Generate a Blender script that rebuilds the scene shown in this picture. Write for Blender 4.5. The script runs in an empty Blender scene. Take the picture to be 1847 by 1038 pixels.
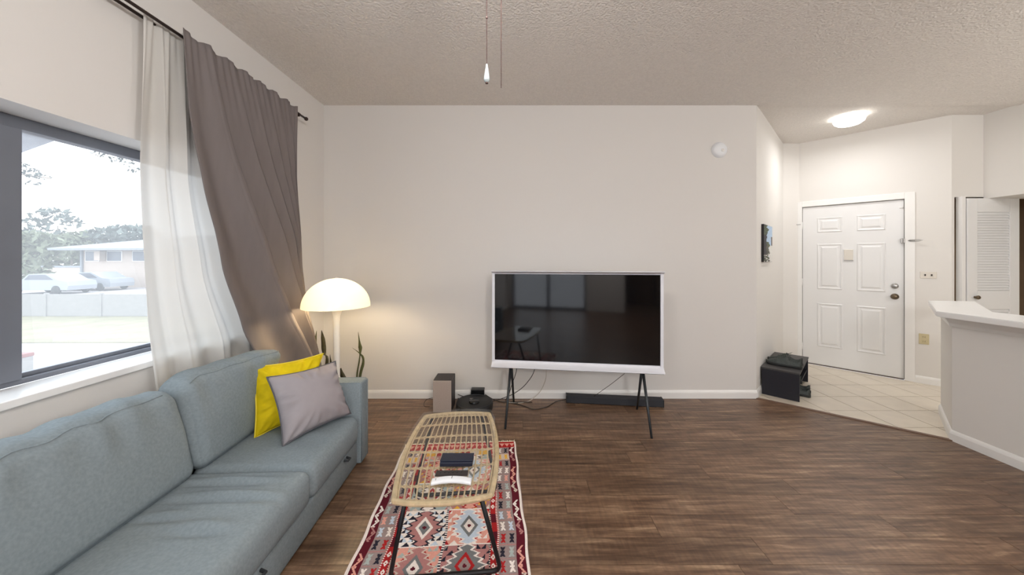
import bpy, bmesh, math, random
import numpy as np
from mathutils import Vector, Matrix
random.seed(7)
rng = np.random.default_rng(7)
SC = bpy.context.scene
COL = SC.collection
PI = math.pi

# ------------------------------------------------------------------ camera
F, CX, CY, H = 625.0, 930.0, 465.0, 1.38
cam = bpy.data.cameras.new('camera')
cam.sensor_fit = 'HORIZONTAL'
cam.sensor_width = 36.0
cam.lens = 36.0 * F / 1847.0
cam.shift_x = -(CX - 923.5) / 1847.0
cam.shift_y = -(519.0 - CY) / 1847.0
cam.clip_start = 0.05
cam.clip_end = 400
co = bpy.data.objects.new('camera', cam)
co.location = (0, 0, H)
co.rotation_euler = (PI / 2, 0, 0)
COL.objects.link(co)
SC.camera = co

# ------------------------------------------------------------------ sky, lights, exposure
SC.view_settings.view_transform = 'Standard'
SC.view_settings.look = 'None'
SC.view_settings.exposure = 0.85
SC.view_settings.gamma = 1.0
SC.view_settings.use_curve_mapping = False
w = bpy.data.worlds.new('sky')
SC.world = w
w.use_nodes = True
bgn = w.node_tree.nodes['Background']
bgn.inputs[0].default_value = (0.86, 0.93, 1.0, 1)
bgn.inputs[1].default_value = 2.3
SC.cycles.max_bounces = 10
SC.cycles.diffuse_bounces = 5
SC.cycles.glossy_bounces = 4
SC.cycles.transparent_max_bounces = 16
SC.cycles.caustics_reflective = False
SC.cycles.caustics_refractive = False
SC.cycles.sample_clamp_indirect = 6.0
SC.cycles.use_denoising = True


def lamp(name, kind, loc, power, color, size=0.1, rot=(0, 0, 0), size_y=None, portal=False):
    l = bpy.data.lights.new(name, kind)
    l.energy = power
    l.color = color
    if kind == 'AREA':
        l.shape = 'RECTANGLE'
        l.size = size
        l.size_y = size_y or size
        if portal:
            l.cycles.is_portal = True
    else:
        l.shadow_soft_size = size
    o = bpy.data.objects.new(name, l)
    o.location = loc
    o.rotation_euler = rot
    COL.objects.link(o)
    return o


# daylight entering by the front window and by the patio door behind the camera (portals guide the sky's own light)
lamp('window_portal', 'AREA', (-2.12, 1.48, 1.41), 1, (1, 1, 1), 1.1, (0, -PI / 2, 0), 2.05, portal=True)
lamp('patio_portal', 'AREA', (-0.75, -3.22, 1.10), 1, (1, 1, 1), 2.1, (PI / 2, 0, 0), 2.0, portal=True)
# unseen fill lights added beside the ceiling fan, kitchen side and behind the camera
lamp('fan_side_fill', 'POINT', (-0.12, 0.75, 2.36), 19, (1.0, 0.98, 0.96), 0.13)
lamp('kitchen_side_fill', 'POINT', (4.2, 0.6, 2.35), 40, (1.0, 0.98, 0.95), 0.2)
lamp('rear_fill', 'POINT', (0.9, -1.6, 2.1), 75, (1.0, 0.98, 0.96), 0.2)
lamp('entry_light_source', 'AREA', (3.56, 3.70, 2.78), 5.2, (1.0, 0.99, 0.98), 0.2)
lamp('floor_lamp_source', 'POINT', (-1.42, 2.75, 1.06), 8.5, (1.0, 0.78, 0.48), 0.06)


# ------------------------------------------------------------------ helpers
def srgb(r, g, b):
    def c(v):
        v /= 255.0
        return v / 12.92 if v <= 0.04045 else ((v + 0.055) / 1.055) ** 2.4
    return (c(r), c(g), c(b), 1.0)


def mat(name, col, rough=0.6, metal=0.0, spec=0.5, var=0.0, vscale=(8, 8, 8), bump=0.0, bscale=150.0, bdist=0.002,
        emit=None, estr=0.0, coords='Object', detail=4.0, col2=None):
    m = bpy.data.materials.new(name)
    m.use_nodes = True
    nt = m.node_tree
    b = nt.nodes['Principled BSDF']
    b.inputs['Base Color'].default_value = col
    b.inputs['Roughness'].default_value = rough
    b.inputs['Metallic'].default_value = metal
    b.inputs['Specular IOR Level'].default_value = spec
    tc = nt.nodes.new('ShaderNodeTexCoord')
    if var > 0 or col2:
        mp = nt.nodes.new('ShaderNodeMapping')
        mp.inputs['Scale'].default_value = vscale
        n = nt.nodes.new('ShaderNodeTexNoise')
        n.inputs['Scale'].default_value = 1.0
        n.inputs['Detail'].default_value = detail
        r = nt.nodes.new('ShaderNodeValToRGB')
        r.color_ramp.elements[0].position = 0.3
        r.color_ramp.elements[1].position = 0.7
        k = 1 - var
        r.color_ramp.elements[0].color = (col[0] * k, col[1] * k, col[2] * k, 1)
        c2 = col2 or tuple(min(1, v * (1 + var)) for v in col[:3]) + (1,)
        r.color_ramp.elements[1].color = c2
        nt.links.new(tc.outputs[coords], mp.inputs[0])
        nt.links.new(mp.outputs[0], n.inputs['Vector'])
        nt.links.new(n.outputs['Fac'], r.inputs[0])
        nt.links.new(r.outputs[0], b.inputs['Base Color'])
    if bump > 0:
        n2 = nt.nodes.new('ShaderNodeTexNoise')
        n2.inputs['Scale'].default_value = bscale
        n2.inputs['Detail'].default_value = 3
        bp = nt.nodes.new('ShaderNodeBump')
        bp.inputs['Strength'].default_value = bump
        bp.inputs['Distance'].default_value = bdist
        nt.links.new(tc.outputs[coords], n2.inputs['Vector'])
        nt.links.new(n2.outputs['Fac'], bp.inputs['Height'])
        nt.links.new(bp.outputs[0], b.inputs['Normal'])
    if emit:
        b.inputs['Emission Color'].default_value = emit
        b.inputs['Emission Strength'].default_value = estr
    return m


def glass_mat(name, tint, refl_col=(1, 1, 1, 1), ior=1.45, haze=0.0):
    m = bpy.data.materials.new(name)
    m.use_nodes = True
    nt = m.node_tree
    nt.nodes.clear()
    out = nt.nodes.new('ShaderNodeOutputMaterial')
    mix = nt.nodes.new('ShaderNodeMixShader')
    fr = nt.nodes.new('ShaderNodeFresnel')
    fr.inputs[0].default_value = ior
    tr = nt.nodes.new('ShaderNodeBsdfTransparent')
    tr.inputs[0].default_value = tint
    gl = nt.nodes.new('ShaderNodeBsdfGlossy')
    gl.inputs[0].default_value = refl_col
    gl.inputs['Roughness'].default_value = 0.02
    # only the outward faces mirror; the inner faces of the slab just let light through
    ge = nt.nodes.new('ShaderNodeNewGeometry')
    inv = nt.nodes.new('ShaderNodeMath'); inv.operation = 'SUBTRACT'; inv.inputs[0].default_value = 1.0
    mu = nt.nodes.new('ShaderNodeMath'); mu.operation = 'MULTIPLY'
    nt.links.new(ge.outputs['Backfacing'], inv.inputs[1])
    nt.links.new(fr.outputs[0], mu.inputs[0]); nt.links.new(inv.outputs[0], mu.inputs[1])
    nt.links.new(mu.outputs[0], mix.inputs[0])
    nt.links.new(tr.outputs[0], mix.inputs[1])
    nt.links.new(gl.outputs[0], mix.inputs[2])
    last = mix
    if haze > 0:
        # veiling glare put into the pane: a pale translucent share hazes the view
        tl = nt.nodes.new('ShaderNodeBsdfTranslucent')
        tl.inputs[0].default_value = (0.95, 0.97, 1.0, 1)
        m2 = nt.nodes.new('ShaderNodeMixShader')
        m2.inputs[0].default_value = haze
        nt.links.new(mix.outputs[0], m2.inputs[1]); nt.links.new(tl.outputs[0], m2.inputs[2])
        last = m2
    nt.links.new(last.outputs[0], out.inputs[0])
    return m


def cloth_translucent(name, col, trans, transp=0.0):
    m = bpy.data.materials.new(name)
    m.use_nodes = True
    nt = m.node_tree
    nt.nodes.clear()
    out = nt.nodes.new('ShaderNodeOutputMaterial')
    d = nt.nodes.new('ShaderNodeBsdfDiffuse')
    d.inputs[0].default_value = col
    t = nt.nodes.new('ShaderNodeBsdfTranslucent')
    t.inputs[0].default_value = col
    mx = nt.nodes.new('ShaderNodeMixShader')
    mx.inputs[0].default_value = trans
    nt.links.new(d.outputs[0], mx.inputs[1])
    nt.links.new(t.outputs[0], mx.inputs[2])
    last = mx
    if transp > 0:
        tr = nt.nodes.new('ShaderNodeBsdfTransparent')
        m2 = nt.nodes.new('ShaderNodeMixShader')
        m2.inputs[0].default_value = transp
        nt.links.new(mx.outputs[0], m2.inputs[1])
        nt.links.new(tr.outputs[0], m2.inputs[2])
        last = m2
    nt.links.new(last.outputs[0], out.inputs[0])
    return m


def tag(o, label=None, cat=None, group=None, kind=None):
    if label: o['label'] = label
    if cat: o['category'] = cat
    if group: o['group'] = group
    if kind: o['kind'] = kind
    return o


def thing(name, label, cat, loc=(0, 0, 0), rz=0.0, group=None, kind=None):
    o = bpy.data.objects.new(name, None)
    o.empty_display_size = 0.1
    o.location = loc
    o.rotation_euler = (0, 0, rz)
    COL.objects.link(o)
    return tag(o, label, cat, group, kind)


def link(name, me, m=None, parent=None, loc=None, rot=None):
    if m is not None and not me.materials:
        me.materials.append(m)
    o = bpy.data.objects.new(name, me)
    if loc is not None: o.location = loc
    if rot is not None: o.rotation_euler = rot
    COL.objects.link(o)
    if parent is not None: o.parent = parent
    return o


def obj(name, bm, m, parent=None, smooth=False, loc=None, rot=None, recalc=True):
    if recalc:
        bmesh.ops.recalc_face_normals(bm, faces=bm.faces)
    me = bpy.data.meshes.new(name)
    bm.to_mesh(me)
    bm.free()
    if smooth:
        me.polygons.foreach_set('use_smooth', [True] * len(me.polygons))
    return link(name, me, m, parent, loc, rot)


def box_into(bm, x0, x1, y0, y1, z0, z1, bevel=0.0, seg=2, M=None):
    r = bmesh.ops.create_cube(bm, size=1.0)
    vs = r['verts']
    for v in vs:
        v.co = Vector(((x0 + x1) / 2 + v.co.x * (x1 - x0), (y0 + y1) / 2 + v.co.y * (y1 - y0), (z0 + z1) / 2 + v.co.z * (z1 - z0)))
        if M is not None: v.co = M @ v.co
    if bevel > 0:
        es = list({e for v in vs for e in v.link_edges})
        bmesh.ops.bevel(bm, geom=es, offset=bevel, segments=seg, affect='EDGES', profile=0.5)


def box(name, x0, x1, y0, y1, z0, z1, m, parent=None, bevel=0.0, seg=2, smooth=False, loc=None, rot=None):
    bm = bmesh.new()
    box_into(bm, x0, x1, y0, y1, z0, z1, bevel, seg)
    return obj(name, bm, m, parent, smooth, loc, rot)


def prism_into(bm, pts, z0, z1):
    lo = [bm.verts.new((p[0], p[1], z0)) for p in pts]
    hi = [bm.verts.new((p[0], p[1], z1)) for p in pts]
    n = len(pts)
    bm.faces.new(list(reversed(lo)))
    bm.faces.new(hi)
    for i in range(n):
        j = (i + 1) % n
        bm.faces.new((lo[i], lo[j], hi[j], hi[i]))


def prism(name, pts, z0, z1, m, parent=None, bevel=0.0, smooth=False):
    bm = bmesh.new()
    prism_into(bm, pts, z0, z1)
    if bevel > 0:
        bmesh.ops.bevel(bm, geom=list(bm.edges), offset=bevel, segments=2, affect='EDGES')
    return obj(name, bm, m, parent, smooth)


def tube_into(bm, pts, r, seg=8, closed=False, cap=True):
    pts = [Vector(p) for p in pts]
    n = len(pts)
    rs = r if isinstance(r, (list, tuple)) else [r] * n
    rings = []
    prev = None
    for i, p in enumerate(pts):
        if closed:
            t = pts[(i + 1) % n] - pts[i - 1]
        else:
            t = pts[min(i + 1, n - 1)] - pts[max(i - 1, 0)]
        t.normalize()
        if prev is None:
            a = Vector((0, 0, 1)) if abs(t.z) < 0.9 else Vector((1, 0, 0))
            u = t.cross(a).normalized()
        else:
            u = (prev - t * prev.dot(t))
            if u.length < 1e-6:
                u = t.orthogonal()
            u.normalize()
        prev = u
        v = t.cross(u)
        rings.append([bm.verts.new(p + (u * math.cos(2 * PI * k / seg) + v * math.sin(2 * PI * k / seg)) * rs[i]) for k in range(seg)])
    m = n if closed else n - 1
    for i in range(m):
        A, B = rings[i], rings[(i + 1) % n]
        for k in range(seg):
            bm.faces.new((A[k], A[(k + 1) % seg], B[(k + 1) % seg], B[k]))
    if cap and not closed:
        bm.faces.new(list(reversed(rings[0])))
        bm.faces.new(rings[-1])


def tube(name, pts, r, m, parent=None, seg=8, closed=False):
    bm = bmesh.new()
    tube_into(bm, pts, r, seg, closed)
    return obj(name, bm, m, parent, True)


def lathe_into(bm, prof, seg=32, c=(0, 0, 0), closed_profile=False):
    rings = []
    for (r, z) in prof:
        if r < 1e-6:
            rings.append([bm.verts.new((c[0], c[1], c[2] + z))])
        else:
            rings.append([bm.verts.new((c[0] + r * math.cos(2 * PI * k / seg), c[1] + r * math.sin(2 * PI * k / seg), c[2] + z)) for k in range(seg)])
    pairs = list(zip(rings[:-1], rings[1:]))
    if closed_profile: pairs.append((rings[-1], rings[0]))
    for A, B in pairs:
        for k in range(seg):
            k2 = (k + 1) % seg
            if len(A) == 1 and len(B) == 1: continue
            if len(A) == 1: bm.faces.new((A[0], B[k2], B[k]))
            elif len(B) == 1: bm.faces.new((A[k], A[k2], B[0]))
            else: bm.faces.new((A[k], A[k2], B[k2], B[k]))


def lathe(name, prof, m, parent=None, seg=32, c=(0, 0, 0), smooth=True, loc=None, rot=None, closed_profile=False):
    bm = bmesh.new()
    lathe_into(bm, prof, seg, c, closed_profile)
    return obj(name, bm, m, parent, smooth, loc, rot)


def grid_mesh(fn, nu, nv, close_u=False):
    """fn(i/nu, j/nv) -> point; quads, as bmesh."""
    bm = bmesh.new()
    cols = nu if close_u else nu + 1
    V = [[bm.verts.new(fn(i / nu, j / nv)) for j in range(nv + 1)] for i in range(cols)]
    for i in range(nu):
        i2 = (i + 1) % cols
        for j in range(nv):
            bm.faces.new((V[i][j], V[i2][j], V[i2][j + 1], V[i][j + 1]))
    return bm


def clip_poly(pts, a, b):
    """keep the part of convex pts to the left of the line a->b"""
    def side(p): return (b[0] - a[0]) * (p[1] - a[1]) - (b[1] - a[1]) * (p[0] - a[0])
    out = []
    for i in range(len(pts)):
        p, q = pts[i], pts[(i + 1) % len(pts)]
        sp, sq = side(p), side(q)
        if sp >= 0: out.append(p)
        if (sp > 0 > sq) or (sp < 0 < sq):
            t = sp / (sp - sq)
            out.append((p[0] + t * (q[0] - p[0]), p[1] + t * (q[1] - p[1])))
    return out


def seg_wall(name, a, b, z0, z1, m, th=0.12, label=None, cat='wall'):
    """wall whose room face runs from a to b (room on the right of a->b when looking along); thickness to the left"""
    d = Vector((b[0] - a[0], b[1] - a[1])).normalized()
    n = Vector((-d.y, d.x)) * th
    pts = [a, b, (b[0] + n.x, b[1] + n.y), (a[0] + n.x, a[1] + n.y)]
    o = prism(name, pts, z0, z1, m)
    return tag(o, label, cat, kind='structure')


def frame_M(a, b):
    """local x along a->b, local y to the left of it, z up, origin at a (floor)"""
    d = Vector((b[0] - a[0], b[1] - a[1])).normalized()
    return math.atan2(d.y, d.x)


# ------------------------------------------------------------------ materials
M_wall = mat('wall_paint', srgb(219, 216, 213), 0.85, spec=0.2, bump=0.08, bscale=260, bdist=0.001)
M_wall2 = mat('wall_paint_entry', srgb(226, 223, 219), 0.85, spec=0.2, bump=0.08, bscale=260, bdist=0.001)
M_ceil = mat('popcorn_ceiling', srgb(230, 225, 220), 0.95, spec=0.1, bump=1.0, bscale=70, bdist=0.012, var=0.05, vscale=(60, 60, 60))
M_white = mat('white_trim_paint', srgb(238, 237, 235), 0.35, var=0.015, vscale=(3, 3, 3))
M_door = mat('white_door_paint', srgb(232, 232, 232), 0.4, var=0.015, vscale=(2, 2, 2))
M_sillm = mat('white_sill_marble', srgb(240, 240, 240), 0.25, var=0.03, vscale=(5, 5, 5))
M_bronze_frame = mat('dark_window_frame', srgb(114, 118, 128), 0.4, 0.1, var=0.06, vscale=(4, 4, 4))
M_rod = mat('dark_bronze_rod', srgb(62, 50, 46), 0.4, 0.6, var=0.05)
M_curtain = mat('grey_curtain_cloth', srgb(122, 115, 114), 0.9, spec=0.15, bump=0.25, bscale=700, bdist=0.001, var=0.05, vscale=(20, 20, 3))
M_sheer = cloth_translucent('sheer_curtain_cloth', srgb(222, 220, 216), 0.30, 0.04)
M_sofa = mat('blue_grey_sofa_fabric', srgb(134, 145, 151), 0.95, spec=0.12, bump=0.35, bscale=620, bdist=0.0012, var=0.09, vscale=(90, 90, 90))
M_strap = mat('dark_strap', srgb(52, 56, 60), 0.8, var=0.05)
M_yellow = mat('yellow_velvet', srgb(222, 196, 20), 0.75, spec=0.2, var=0.14, vscale=(14, 14, 14), bump=0.2, bscale=300)
M_greyp = mat('mauve_grey_cotton', srgb(160, 154, 158), 0.85, spec=0.15, var=0.04, vscale=(12, 12, 12), bump=0.2, bscale=400)
M_pipe_dark = mat('dark_piping', srgb(92, 92, 98), 0.85, var=0.04)
M_pipe_yel = mat('yellow_piping', srgb(226, 205, 60), 0.8, var=0.04)
M_black_metal = mat('black_metal', srgb(34, 32, 34), 0.4, 0.5, var=0.05)
M_leg_grey = mat('dark_grey_metal', srgb(62, 66, 70), 0.45, 0.6, var=0.05)
M_rattan = mat('rattan_cane', srgb(202, 178, 144), 0.55, var=0.16, vscale=(40, 40, 40), bump=0.3, bscale=200)
M_glass_table = glass_mat('table_glass', (0.965, 0.975, 0.965, 1))
M_glass = glass_mat('window_glass', (0.97, 0.985, 0.99, 1), haze=0.10)
M_navy = mat('navy_leather', srgb(24, 30, 50), 0.5, var=0.08, vscale=(60, 60, 60), bump=0.2, bscale=500)
M_darkbrown = mat('dark_plastic', srgb(44, 36, 36), 0.4, var=0.05)
M_whiteplastic = mat('white_plastic', srgb(232, 234, 238), 0.35, var=0.01)
M_tvframe = mat('white_tv_shell', srgb(226, 227, 234), 0.4, var=0.01)
M_screen = mat('black_screen_glass', srgb(7, 8, 12), 0.06, spec=0.65)
M_black = mat('black_plastic', srgb(26, 26, 28), 0.5, var=0.08)
M_blackgloss = mat('black_gloss_plastic', srgb(18, 18, 20), 0.2, var=0.05)
M_silver = mat('silver_speaker_mesh', srgb(172, 160, 152), 0.5, 0.2, var=0.06, vscale=(200, 200, 200), bump=0.4, bscale=900)
M_speaker = mat('dark_speaker_wood', srgb(44, 38, 38), 0.5, var=0.1, vscale=(8, 8, 60))
M_soundbar = mat('soundbar_fabric', srgb(48, 49, 54), 0.85, var=0.1, vscale=(300, 300, 300), bump=0.4, bscale=900)
M_cable = mat('black_cable', srgb(28, 25, 25), 0.6, var=0.03)
M_cable_w = mat('white_cable', srgb(205, 198, 186), 0.6, var=0.03)
M_rackblack = mat('black_laminate', srgb(24, 24, 34), 0.45, var=0.15, vscale=(60, 60, 60))
M_racktop = mat('black_ash_top', srgb(64, 62, 62), 0.5, var=0.12, vscale=(60, 60, 60))
M_shoe = mat('black_shoe_leather', srgb(62, 68, 66), 0.55, var=0.2, vscale=(40, 40, 40), bump=0.4, bscale=300)
M_sole = mat('black_rubber', srgb(36, 38, 38), 0.7, var=0.1)
M_lace = mat('green_black_laces', srgb(50, 62, 48), 0.8, var=0.2, vscale=(60, 60, 60))
M_tile = mat('beige_tile', srgb(224, 214, 198), 0.3, var=0.05, vscale=(7, 7, 7))
M_grout = mat('dark_grout', srgb(98, 88, 80), 0.9, var=0.1)
M_thresh = mat('threshold_strip', srgb(118, 92, 76), 0.45, var=0.1, vscale=(3, 30, 30))
M_counter = mat('white_laminate', srgb(238, 238, 237), 0.3, var=0.01)
M_steel = mat('brushed_steel', srgb(178, 176, 174), 0.3, 0.9, var=0.04)
M_bronze = mat('aged_bronze', srgb(112, 98, 80), 0.3, 0.8, var=0.1)
M_plate = mat('ivory_plate', srgb(222, 216, 206), 0.4, var=0.02)
M_plate_y = mat('yellowed_plate', srgb(208, 196, 158), 0.45, var=0.02)
M_slot = mat('dark_slot', srgb(60, 54, 48), 0.6, var=0.02)
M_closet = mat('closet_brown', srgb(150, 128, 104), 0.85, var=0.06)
M_pot = mat('white_ceramic', srgb(226, 222, 214), 0.35, var=0.02)
M_soil = mat('soil', srgb(52, 40, 32), 0.95, var=0.3, vscale=(60, 60, 60))
M_bead = mat('bead_chain', srgb(104, 82, 78), 0.4, 0.6, var=0.05)
M_pendant = mat('pale_blue_ceramic', srgb(196, 208, 212), 0.25, var=0.03)
M_canvas_edge = mat('canvas_edge', srgb(40, 38, 40), 0.8, var=0.1)


def wood_mat():
    m = bpy.data.materials.new('dark_wood_plank')
    m.use_nodes = True
    nt = m.node_tree
    b = nt.nodes['Principled BSDF']
    tc = nt.nodes.new('ShaderNodeTexCoord')
    oi = nt.nodes.new('ShaderNodeObjectInfo')
    add = nt.nodes.new('ShaderNodeVectorMath'); add.operation = 'MULTIPLY_ADD'
    comb = nt.nodes.new('ShaderNodeCombineXYZ')
    for i in range(3): nt.links.new(oi.outputs['Random'], comb.inputs[i])
    add.inputs[1].default_value = (37, 53, 11)
    nt.links.new(comb.outputs[0], add.inputs[0])
    nt.links.new(tc.outputs['Object'], add.inputs[2])
    mp = nt.nodes.new('ShaderNodeMapping')
    mp.inputs['Scale'].default_value = (3.2, 34, 10)
    nt.links.new(add.outputs[0], mp.inputs[0])
    n = nt.nodes.new('ShaderNodeTexNoise')
    n.inputs['Scale'].default_value = 1.0
    n.inputs['Detail'].default_value = 7
    n.inputs['Roughness'].default_value = 0.65
    n.inputs['Distortion'].default_value = 0.4
    nt.links.new(mp.outputs[0], n.inputs['Vector'])
    r = nt.nodes.new('ShaderNodeValToRGB')
    cr = r.color_ramp
    cr.elements[0].position = 0.28; cr.elements[0].color = srgb(70, 51, 38)
    cr.elements[1].position = 0.75; cr.elements[1].color = srgb(170, 143, 116)
    e = cr.elements.new(0.45); e.color = srgb(102, 77, 59)
    e = cr.elements.new(0.58); e.color = srgb(127, 101, 80)
    nt.links.new(n.outputs['Fac'], r.inputs[0])
    # dark saw marks across the grain
    mp2 = nt.nodes.new('ShaderNodeMapping'); mp2.inputs['Scale'].default_value = (60, 9, 9)
    nt.links.new(add.outputs[0], mp2.inputs[0])
    n2 = nt.nodes.new('ShaderNodeTexNoise'); n2.inputs['Scale'].default_value = 1.0; n2.inputs['Detail'].default_value = 3
    nt.links.new(mp2.outputs[0], n2.inputs['Vector'])
    hs = nt.nodes.new('ShaderNodeHueSaturation')
    mr = nt.nodes.new('ShaderNodeMapRange')
    mr.inputs[1].default_value = 0; mr.inputs[2].default_value = 1
    mr.inputs[3].default_value = 0.84; mr.inputs[4].default_value = 1.12
    nt.links.new(oi.outputs['Random'], mr.inputs[0])
    mul = nt.nodes.new('ShaderNodeMath'); mul.operation = 'MULTIPLY'
    mr2 = nt.nodes.new('ShaderNodeMapRange')
    mr2.inputs[1].default_value = 0.35; mr2.inputs[2].default_value = 0.65
    mr2.inputs[3].default_value = 0.86; mr2.inputs[4].default_value = 1.1
    nt.links.new(n2.outputs['Fac'], mr2.inputs[0])
    nt.links.new(mr.outputs[0], mul.inputs[0]); nt.links.new(mr2.outputs[0], mul.inputs[1])
    nt.links.new(mul.outputs[0], hs.inputs['Value'])
    nt.links.new(r.outputs[0], hs.inputs['Color'])
    nt.links.new(hs.outputs[0], b.inputs['Base Color'])
    b.inputs['Roughness'].default_value = 0.36
    b.inputs['Specular IOR Level'].default_value = 0.5
    bp = nt.nodes.new('ShaderNodeBump'); bp.inputs['Strength'].default_value = 0.25; bp.inputs['Distance'].default_value = 0.002
    nt.links.new(n.outputs['Fac'], bp.inputs['Height'])
    nt.links.new(bp.outputs[0], b.inputs['Normal'])
    return m


M_wood = wood_mat()
M_gap = mat('floor_gap', srgb(40, 26, 18), 0.9, var=0.1)

# ------------------------------------------------------------------ room shell
CEIL = 2.887
XL, YB = -1.88, 3.40
A = (2.363, YB)               # TV wall's free corner
B = (3.527, 4.570)            # end of the slanted wall
D0, D1 = (3.745, 4.575), (4.60, 3.655)   # door wall
HW, HWE = (3.293, 2.615), (3.772, 3.074)  # half wall corner and end
YR, XR = -3.2, 7.0

# floors
fl = prism('floor', [(XL - 0.3, YR - 0.2), (HW[0] + 0.08, YR - 0.2), (HW[0] + 0.08, HW[1]), (HW[0], HW[1]), (A[0], A[1] + 0.05), (XL - 0.3, YB + 0.05)], -0.06, -0.006, M_gap)
tag(fl, 'dark brown wood plank floor of the living room', 'floor', kind='structure')
PW, PL = 0.152, 1.22
k = 0
y = YB - 0.02
row = 0
while y > YR:
    off = (row * 0.47 + (row % 3) * 0.17) % 1.0 * PL
    x = XL - off
    while x < HW[0]:
        g = 0.0009
        p = [(x + g, y - PW + g), (x + PL - g, y - PW + g), (x + PL - g, y - g), (x + g, y - g)]
        p = clip_poly(p, (XL, YB), (XL, YR))
        p = clip_poly(p, (HW[0], YR), (HW[0], YB)) if p else p
        p = clip_poly(p, HW, A) if p else p
        if len(p) >= 3:
            cx_, cy_ = sum(q[0] for q in p) / len(p), sum(q[1] for q in p) / len(p)
            bm = bmesh.new()
            prism_into(bm, [(q[0] - cx_, q[1] - cy_) for q in p], -0.008, 0.0)
            obj('plank', bm, M_wood, fl, loc=(cx_, cy_, random.uniform(-0.0004, 0)))
        x += PL
    y -= PW
    row += 1

ft = prism('floor_entry', [A, HW, HWE, (4.75, 3.655), (4.60, 3.655), D0, B], -0.06, -0.006, M_grout)
tag(ft, 'beige square tile floor of the entry by the front door', 'floor', kind='structure')
TS = 0.3135
for i in range(-4, 9):
    for j in range(-4, 6):
        x0, y0 = 3.109 + (i - 1) * TS, 3.125 + (j - 1) * TS
        g = 0.0034
        p = [(x0 + g, y0 + g), (x0 + TS - g, y0 + g), (x0 + TS - g, y0 + TS - g), (x0 + g, y0 + TS - g)]
        p = clip_poly(p, A, HW)
        for a_, b_ in ((HW, (4.4, 3.35)), (D1, D0), (B, A)):
            p = clip_poly(p, a_, b_) if len(p) >= 3 else []
        if len(p) >= 3:
            bm = bmesh.new()
            prism_into(bm, p, -0.008, random.uniform(-0.0006, 0.0))
            obj('tile', bm, M_tile, ft)
kf = box('floor_kitchen', HW[0] + 0.06, XR, YR - 0.2, 3.66, -0.08, -0.012, M_tile)
tag(kf, 'pale kitchen floor behind the white half wall', 'floor', kind='structure')
d = Vector((HW[0] - A[0], HW[1] - A[1])).normalized()
n = Vector((-d.y, d.x))
tr = prism('trim_1', [(A[0] + n.x * 0.012, A[1] + n.y * 0.012), (A[0] - n.x * 0.022, A[1] - n.y * 0.022), (HW[0] - n.x * 0.022, HW[1] - n.y * 0.022), (HW[0] + n.x * 0.012, HW[1] + n.y * 0.012)], -0.004, 0.007, M_thresh, bevel=0.002)
tag(tr, 'thin brown threshold strip between wood floor and entry tile', 'trim', kind='structure')

# ceilings: the popcorn main ceiling hangs 12 mm below the smoother entry ceiling; the lip is the crease right of the TV wall
ce = box('ceiling', XL - 0.3, XR + 0.1, YR - 0.2, YB, CEIL - 0.012, CEIL + 0.1, M_ceil)
tag(ce, 'textured popcorn ceiling of the living room', 'ceiling', kind='structure')
ce2 = box('ceiling_entry', A[0] - 0.2, XR + 0.1, YB, 5.0, CEIL, CEIL + 0.1, M_ceil)
tag(ce2, 'textured ceiling over the entry with the round light', 'ceiling', kind='structure')

# left wall with the window opening
WY0, WY1, WZ0, WZ1 = 0.42, 2.52, 0.853, 1.964
WT = 0.30
bm = bmesh.new()
box_into(bm, XL - WT, XL, YR - 0.2, WY0, 0, CEIL)
box_into(bm, XL - WT, XL, WY1, YB + 0.12, 0, CEIL)
box_into(bm, XL - WT, XL, WY0, WY1, 0, WZ0 - 0.03)
box_into(bm, XL - WT, XL, WY0, WY1, WZ1, CEIL)
tag(obj('wall_left', bm, M_wall), 'off-white wall with the wide window and curtains', 'wall', kind='structure')
seg_wall('wall_back', (XL, YB), A, 0, CEIL, M_wall, 0.10, 'off-white wall behind the television')
seg_wall('wall_slanted', (A[0] + 0.0, A[1] + 0.0), B, 0, CEIL, M_wall2, 0.12, 'bright slanted entry wall with the small narrow picture')
seg_wall('wall_corner', B, D0, 0, CEIL, M_wall2, 0.12, 'narrow strip of wall left of the front door')
# door wall with the opening for the door
dd = Vector((D1[0] - D0[0], D1[1] - D0[1]))
DL = dd.length
du = dd.normalized()
DRZ = math.atan2(du.y, du.x)


def on_wall(px, py, P0, u):
    """distance along wall line P0 + s*u and height seen at pixel (px,py)"""
    k = (px - CX) / F
    s = (k * P0[1] - P0[0]) / (u.x - k * u.y)
    yy = P0[1] + s * u.y
    return s, H - (py - CY) * yy / F


sL, _ = on_wall(1447.5, 500, D0, du)
sR, _ = on_wall(1630.5, 500, D0, du)
DH = 2.035
DM = Matrix.Translation((D0[0], D0[1], 0)) @ Matrix.Rotation(DRZ, 4, 'Z')
bm = bmesh.new()
box_into(bm, 0, sL - 0.004, 0, 0.12, 0, CEIL, M=DM)
box_into(bm, sR + 0.004, DL, 0, 0.12, 0, CEIL, M=DM)
box_into(bm, sL - 0.004, sR + 0.004, 0, 0.12, DH + 0.006, CEIL, M=DM)
tag(obj('wall_entry', bm, M_wall2), 'off-white wall around the front door', 'wall', kind='structure')
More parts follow.
